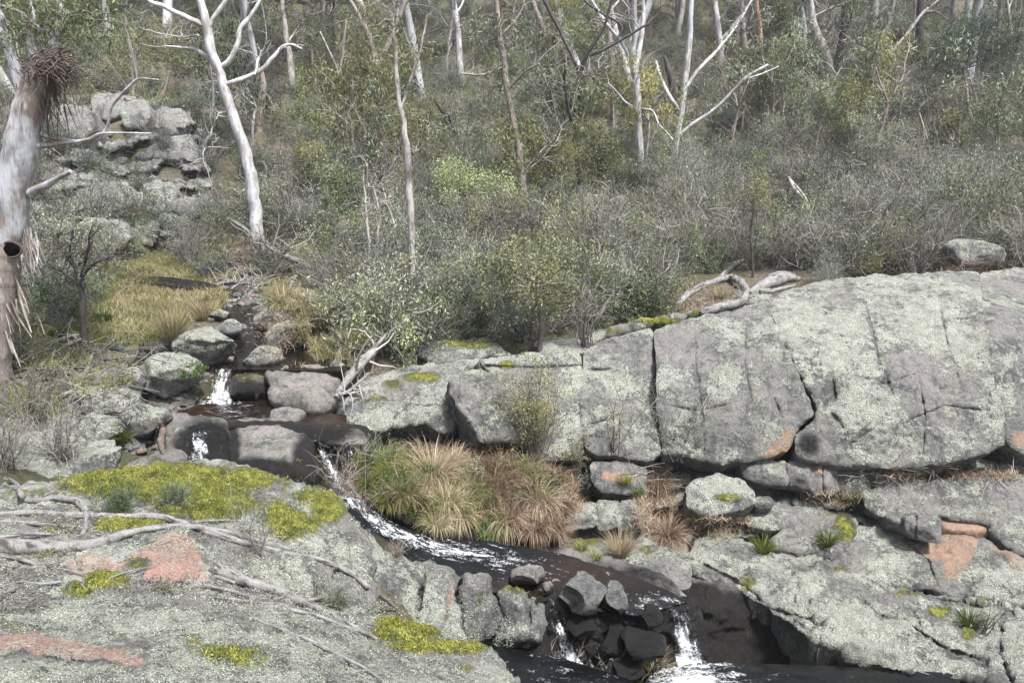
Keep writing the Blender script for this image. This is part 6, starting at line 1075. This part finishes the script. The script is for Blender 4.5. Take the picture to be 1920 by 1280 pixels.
for i, x in enumerate([1230,1460,1510,1560,1610,1660,1710,1750,1890,1930,1170]):
    small_bush('heath shrub lining the wall crest, %s from the left' % ORD[sorted([1230,1460,1510,1560,1610,1660,1710,1750,1890,1930,1170]).index(x)], x, 505+(8 if x < 1400 else -4)+(40 if x < 1300 else 0), 80+20*math.sin(i*1.9), [M_GREY_L, M_EUC, M_BLUE, M_GREY_L][i % 4], 2600, .05, .014, 1.3, 30+i, 34, rt=.009, group=WSG)
LBG = 'mixed shrubs on the left bank below the far outcrop'
LX = [120,180,230,90,170,380,430,400,110,520,450,350,600,640,560]
for i, (x, y, h) in enumerate([(120,480,70),(180,500,60),(230,470,60),(90,560,70),(170,470,50),(380,470,60),(430,500,50),(400,520,50),(110,420,60),(520,520,60),(450,440,50),(350,480,40),(600,540,60),(640,520,60),(560,500,50)]):
    small_bush('shrub around the straw meadow and upper stream, %s from the left' % ORD[sorted(LX).index(x)], x, y, h, [M_GREY_L, M_EUC, M_OLIVE, M_EUCB][i % 4], 2200, .055, .015, 1.3, 50+i, 26, rt=.009, group=LBG)
# ---------------------------------------------------------------- fallen wood
def deadwood(label, branches, name='dead_branch', lift=.6, mat=None, Y=None, wob=.02, sides=9, twigs=0, seed=0, cat='branch', smoothk=2):
    rg = rnd(seed+abs(int(branches[0][0][0]))); root = None
    for bi, br in enumerate(branches):
        pts = []; rad = []
        for q in br:
            if Y is None and len(q) < 4: h = hit(q[0], q[1]); yy = h[1]
            else: yy = q[3] if len(q) > 3 else Y
            pts.append((q[0], q[1], yy, q[2]))
        a = np.array(pts); ys = a[:, 2].copy()
        for _ in range(smoothk): ys = np.minimum(ys, np.convolve(np.pad(ys, 1, 'edge'), [.25, .5, .25], 'valid'))
        P = np.stack([w(x, y, yy) for x, y, yy in zip(a[:, 0], a[:, 1], ys)]); r = a[:, 3]/2*ys/FPX*1.03
        P = P-(P/np.linalg.norm(P, axis=1)[:, None])*r[:, None]*lift
        PP = catmull(P, 9); RR = np.interp(np.linspace(0, 1, len(PP)), np.linspace(0, 1, len(r)), r)
        PP = PP+np.stack([fbm(PP*6+i*9, 2, 3+i) for i in range(3)], 1)*RR[:, None]*.35; RR = RR*(1+fbm(PP*14, 3, 7)*.2)
        mb = MB(); tube(mb, PP, RR, max(sides, 14) if mat is None else sides, 0, 'a')
        if bi == 0:
            o0 = mb; org = PP[0].copy(); root = empty(name, label, cat, None, tuple(org)) if len(branches) > 1 or twigs else None
        if root is None: mb.V = [v-org for v in mb.V]; o = mb.build(name, mat or M_DEAD); o.location = org; return tag(o, label, cat)
        mb.V = [v-org for v in mb.V]; mb.build('limb' if bi == 0 else 'side_branch', mat or M_DEAD, root)
        if twigs:
            tm = MB()
            for k in range(twigs):
                j = rg.integers(2, len(PP)-1); Q, R2 = wander(PP[j], rg.normal(size=3)*np.array([1, .5, 1])+np.array([0, 0, .3]), RR[j]*rg.uniform(8, 20), 5, RR[j]*.35, RR[j]*.1, rg, .3); tube(tm, Q, R2, 4, 0, .7, False)
            tm.V = [v-org for v in tm.V]; tm.build('twigs', [M_TWIG], root)
    return root
deadwood('long grey branch lying right across the mossy outcrop, highest of the crossing pair', [[(-30,968,12),(50,961,13),(135,965,13),(235,968,13),(300,968,13),(350,982,13),(400,1000,15),(470,1020,14),(540,1038,11),(600,1048,9),(640,1065,10),(665,1078,11),(690,1100,10),(720,1122,8),(745,1142,4)],[(340,984,6),(380,976,5),(430,975,4),(470,977,2)]], wob=.02)
deadwood('thick grey log entering from the left and tapering under the long branch', [[(-40,1022,34),(30,1026,33),(80,1027,31),(130,1025,28),(190,1018,23),(230,1002,17),(290,990,13),(350,986,11),(420,996,11),(480,1012,10),(545,1030,8)],[(-10,1008,8),(60,1000,7),(150,1004,4)]], name='fallen_log', cat='log')
deadwood('crooked snaking dead branch on the moss at far left', [[(18,897,5),(32,908,8),(36,922,11),(48,936,12),(75,938,11),(100,933,12),(135,936,13),(152,946,15),(162,965,14),(158,992,12),(152,1004,8)],[(75,934,6),(90,925,4),(110,918,2)]])
deadwood('thin parallel branch just under the long grey branch at far left', [[(-30,982,8),(20,978,8),(70,982,7),(120,984,6),(165,990,4)]])
deadwood('short curved stick below the thick grey log', [[(0,1042,4),(30,1046,7),(60,1054,8),(106,1062,9)],[(60,1056,4),(120,1068,5),(165,1075,3)]])
deadwood('shattered weathered log with splintered end on the foreground slab', [[(398,1064,14),(430,1078,24),(470,1092,22),(520,1108,19),(560,1124,16),(600,1142,14),(640,1164,12),(680,1184,10),(706,1197,7)],[(398,1050,2),(420,1064,8),(450,1084,8)],[(392,1078,3),(410,1082,8),(440,1092,8)],[(430,1056,2),(440,1068,6),(470,1086,7)]], name='fallen_log', cat='log')
deadwood('forked grey branch lying beneath the shattered log', [[(340,1098,4),(380,1098,6),(420,1104,8),(470,1118,9),(540,1140,9),(600,1156,8),(650,1174,6),(690,1190,5)],[(330,1118,4),(380,1120,6),(430,1122,6),(470,1128,5),(520,1138,4)],[(560,1130,5),(585,1124,7),(608,1118,8)]])
deadwood('thin grey stick lying alone low on the foreground slab', [[(465,1150,3),(490,1164,7),(520,1176,7),(560,1192,8),(590,1204,9),(620,1220,8),(680,1250,7),(735,1288,6)]])
deadwood('short dark hooked stick on the yellow moss cushion', [[(152,1094,4),(162,1106,5),(172,1114,6),(182,1116,3)]])
deadwood('small pale stick on the litter left of the pink rock', [[(48,1092,5),(80,1094,8),(115,1090,6)]])
for i, (a, b, c, d, r) in enumerate([(0,1100,60,1088,3),(200,1085,290,1060,3),(170,1006,210,1020,3),(300,1020,350,1008,3),(10,1128,70,1120,3)]):
    deadwood(['thin twig at the left edge above the foreground slab','slender twig leaning on the pink rock','twig under the thick log beside the moss','bent twig on the pink rock crest','low twig in the litter at the left edge'][i], [[(a,b,r),((a+c)/2,(b+d)/2-3,r),(c,d,r*.5)]], name='fallen_twig', cat='twig')
deadwood('bleached fallen trunk resting on the lower slab and reaching up to the bank', [[(630,746,11,12.9),(645,720,14,13.3),(665,695,17,13.8),(690,668,16,14.3),(712,645,13,14.8),(740,615,9,15.3),(768,588,6,15.8)],[(700,655,7,14.5),(722,630,6,14.8),(745,612,4,15)],[(636,742,8,12.9),(660,728,6,13.2),(690,700,4,13.8)]], name='fallen_log', cat='log', twigs=14)
deadwood('pale fallen limb below the white leaning gum', [[(428,408,4,24),(460,430,6,23.2),(495,455,8,22.4),(530,478,11,21.8),(565,492,12,21.4),(606,512,10,21)],[(530,478,5,21.8),(545,460,4,21.6),(560,445,3,21.5),(590,430,2,21.4)]], name='fallen_log', cat='log', twigs=16)
deadwood('driftwood curl arching over the wall crest', [[(1258,598,7),(1270,575,10),(1290,552,13),(1318,536,13),(1345,526,12),(1372,520,11)],[(1345,526,9),(1362,510,10),(1380,494,9),(1400,486,5)],[(1372,520,12),(1390,530,14),(1398,548,13),(1388,566,15),(1362,574,18),(1336,580,17),(1314,586,8)]], name='driftwood', cat='driftwood', lift=1.0)
deadwood('chunk of hollow bleached driftwood on the dome crest', [[(1406,550,10),(1425,538,20),(1450,528,24),(1475,520,20),(1500,524,8)],[(1425,548,8),(1450,545,9),(1490,535,5)],[(1440,518,6),(1462,512,9),(1486,512,4)]], name='driftwood', cat='driftwood', lift=1.0, sides=12)
for (x, y, yy, rx, rz, lb) in [(1352,577,-.16,.16,.09,'curl'),(1462,522,-.2,.2,.08,'chunk')]:
    c_ = hit(x, y)+np.array([0, -.02, 0]); mb = MB(); V_, F_ = ico(3); mb.add(V_*np.array([rx, .06, rz])*(1+fbm(V_*2, 2, 4)[:, None]*.5), F_); od = [o for o in COL.objects if o.name.startswith('driftwood') and o.parent is None and lb in o.get('label', '')][0]; mb.V = [v+c_-np.array(od.location)-np.array([0, .10, -.06]) for v in mb.V]; mb.build('hollow', [M_HOLE_SHADE], od)  # black lump paints the inner shade of each driftwood hollow
deadwood('leaning rotten stump with ragged hollow in scrub at right', [[(1478,332,5,27),(1488,350,10,27),(1505,378,13,26.6),(1522,405,14,26.2),(1540,440,16,25.8)],[(1490,345,4,26.8),(1508,368,5,26.4),(1515,385,4,26.2)]], name='broken_stump', cat='stump', mat=M_GREY)
deadwood('pale tangle of dead branches beside the leaning stump', [[(1540,430,6,25),(1570,415,5,25),(1585,400,4,25)],[(1545,440,5,25),(1580,430,4,25),(1590,420,3,25)],[(1548,400,4,25),(1560,420,5,25),(1565,440,5,25)]], twigs=22)
deadwood('twisted dead branch hanging on the far outcrop', [[(398,250,9,30),(390,265,10,30),(384,280,8,30),(382,300,7,30),(392,322,3,30)],[(398,220,6,30),(400,190,5,30),(398,150,4,30),(392,110,3,30)],[(390,262,5,30),(402,268,4,30),(410,258,3,30)]], twigs=10)
deadwood('tangled heap of dead sticks by the upper stream', [[(370,535,4),(400,522,5),(440,512,5),(480,500,4)],[(380,545,4),(420,530,5),(470,525,4)],[(430,545,4),(460,520,5),(476,490,5),(480,470,4)],[(420,500,4),(450,490,5),(500,480,5),(520,470,3)],[(455,560,5),(480,540,6),(500,520,5)]], twigs=40, name='stick_heap', cat='dead wood')
for i, (p, lb) in enumerate([([(60,655,5),(100,640,7),(140,630,8),(158,628,9)],'grey root running left from the twisted dead tree'),([(90,668,4),(120,650,6),(150,636,8)],'lower root of the twisted dead tree'),([(620,690,4),(640,650,4),(655,600,3)],'thin dead stick leaning at the right bank'),([(540,520,4),(545,500,5),(555,486,4)],'stubby dead stick by the pale fallen limb'),([(536,552,5),(548,530,8),(556,512,6),(572,505,4)],'short forked driftwood on the upper right bank'),([(10,700,3),(60,690,5),(110,700,4)],'grey stick among litter on the left bank'),([(110,745,9),(140,730,10),(160,700,8),(172,668,6)],'leaning grey stub left of the long boulder'),([(640,520,4),(660,545,6),(640,580,5)],'curved dark root near the pale saplings'),([(1120,470,2),(1160,462,3),(1200,458,2)],'fine pale dead branch in scrub behind the olive bush')]):
    deadwood(lb, [p], name='dead_stick', cat='stick', twigs=4)
# dead twisted tree on the left bank
tree('twisted dead tree with fine bare twigs on the left bank', [[(158,645,16),(156,610,11),(155,575,11),(150,545,10),(143,528,9)], [(143,530,6),(125,515,5),(100,500,4),(75,490,3)], [(145,532,7),(140,500,6),(132,470,4),(135,430,3)], [(148,535,6),(165,505,5),(185,490,4),(215,480,3)], [(140,505,5),(120,470,4),(105,440,3)], [(150,520,4),(165,470,4),(172,430,3)]], M_DARKB, [(150,470,60,.12),(110,450,50,.10),(200,500,50,.10)], M_GREY_L, twigs=80, name='dead_tree', tv=.35, L=.04, Wl=.012, seed=5, twl=.075)
deadwood('strip of orange brown bark hanging beside the chute rock', [[(300,790,5),(305,805,12),(302,830,14),(306,850,8)],[(296,800,4),(292,825,6),(296,845,4)]], name='bark_slab', cat='bark', mat=M_NEST)
# ---------------------------------------------------------------- thin air between the banks
mb = MB(); x0, x1, y0, y1, z0, z1 = -125, 125, -12, 140, -14, 75
V = [(x, y, z) for x in (x0, x1) for y in (y0, y1) for z in (z0, z1)]
mb.add(V, [[0, 1, 3, 2], [4, 6, 7, 5], [0, 4, 5, 1], [2, 3, 7, 6], [0, 2, 6, 4], [1, 5, 7, 3]])
hm = bpy.data.materials.new('haze'); hm.use_nodes = True; hn = hm.node_tree; hn.nodes.remove(hn.nodes['Principled BSDF'])
hv = hn.nodes.new('ShaderNodeVolumePrincipled'); hv.inputs['Color'].default_value = (.88, .92, 1, 1); hv.inputs['Density'].default_value = .0005; hn.links.new(hv.outputs[0], hn.nodes['Material Output'].inputs['Volume'])
o = mb.build('haze', hm, smoothf=False); tag(o, 'pale thin haze softening the far slope', 'haze', kind='stuff')
SC.cycles.volume_bounces = 0
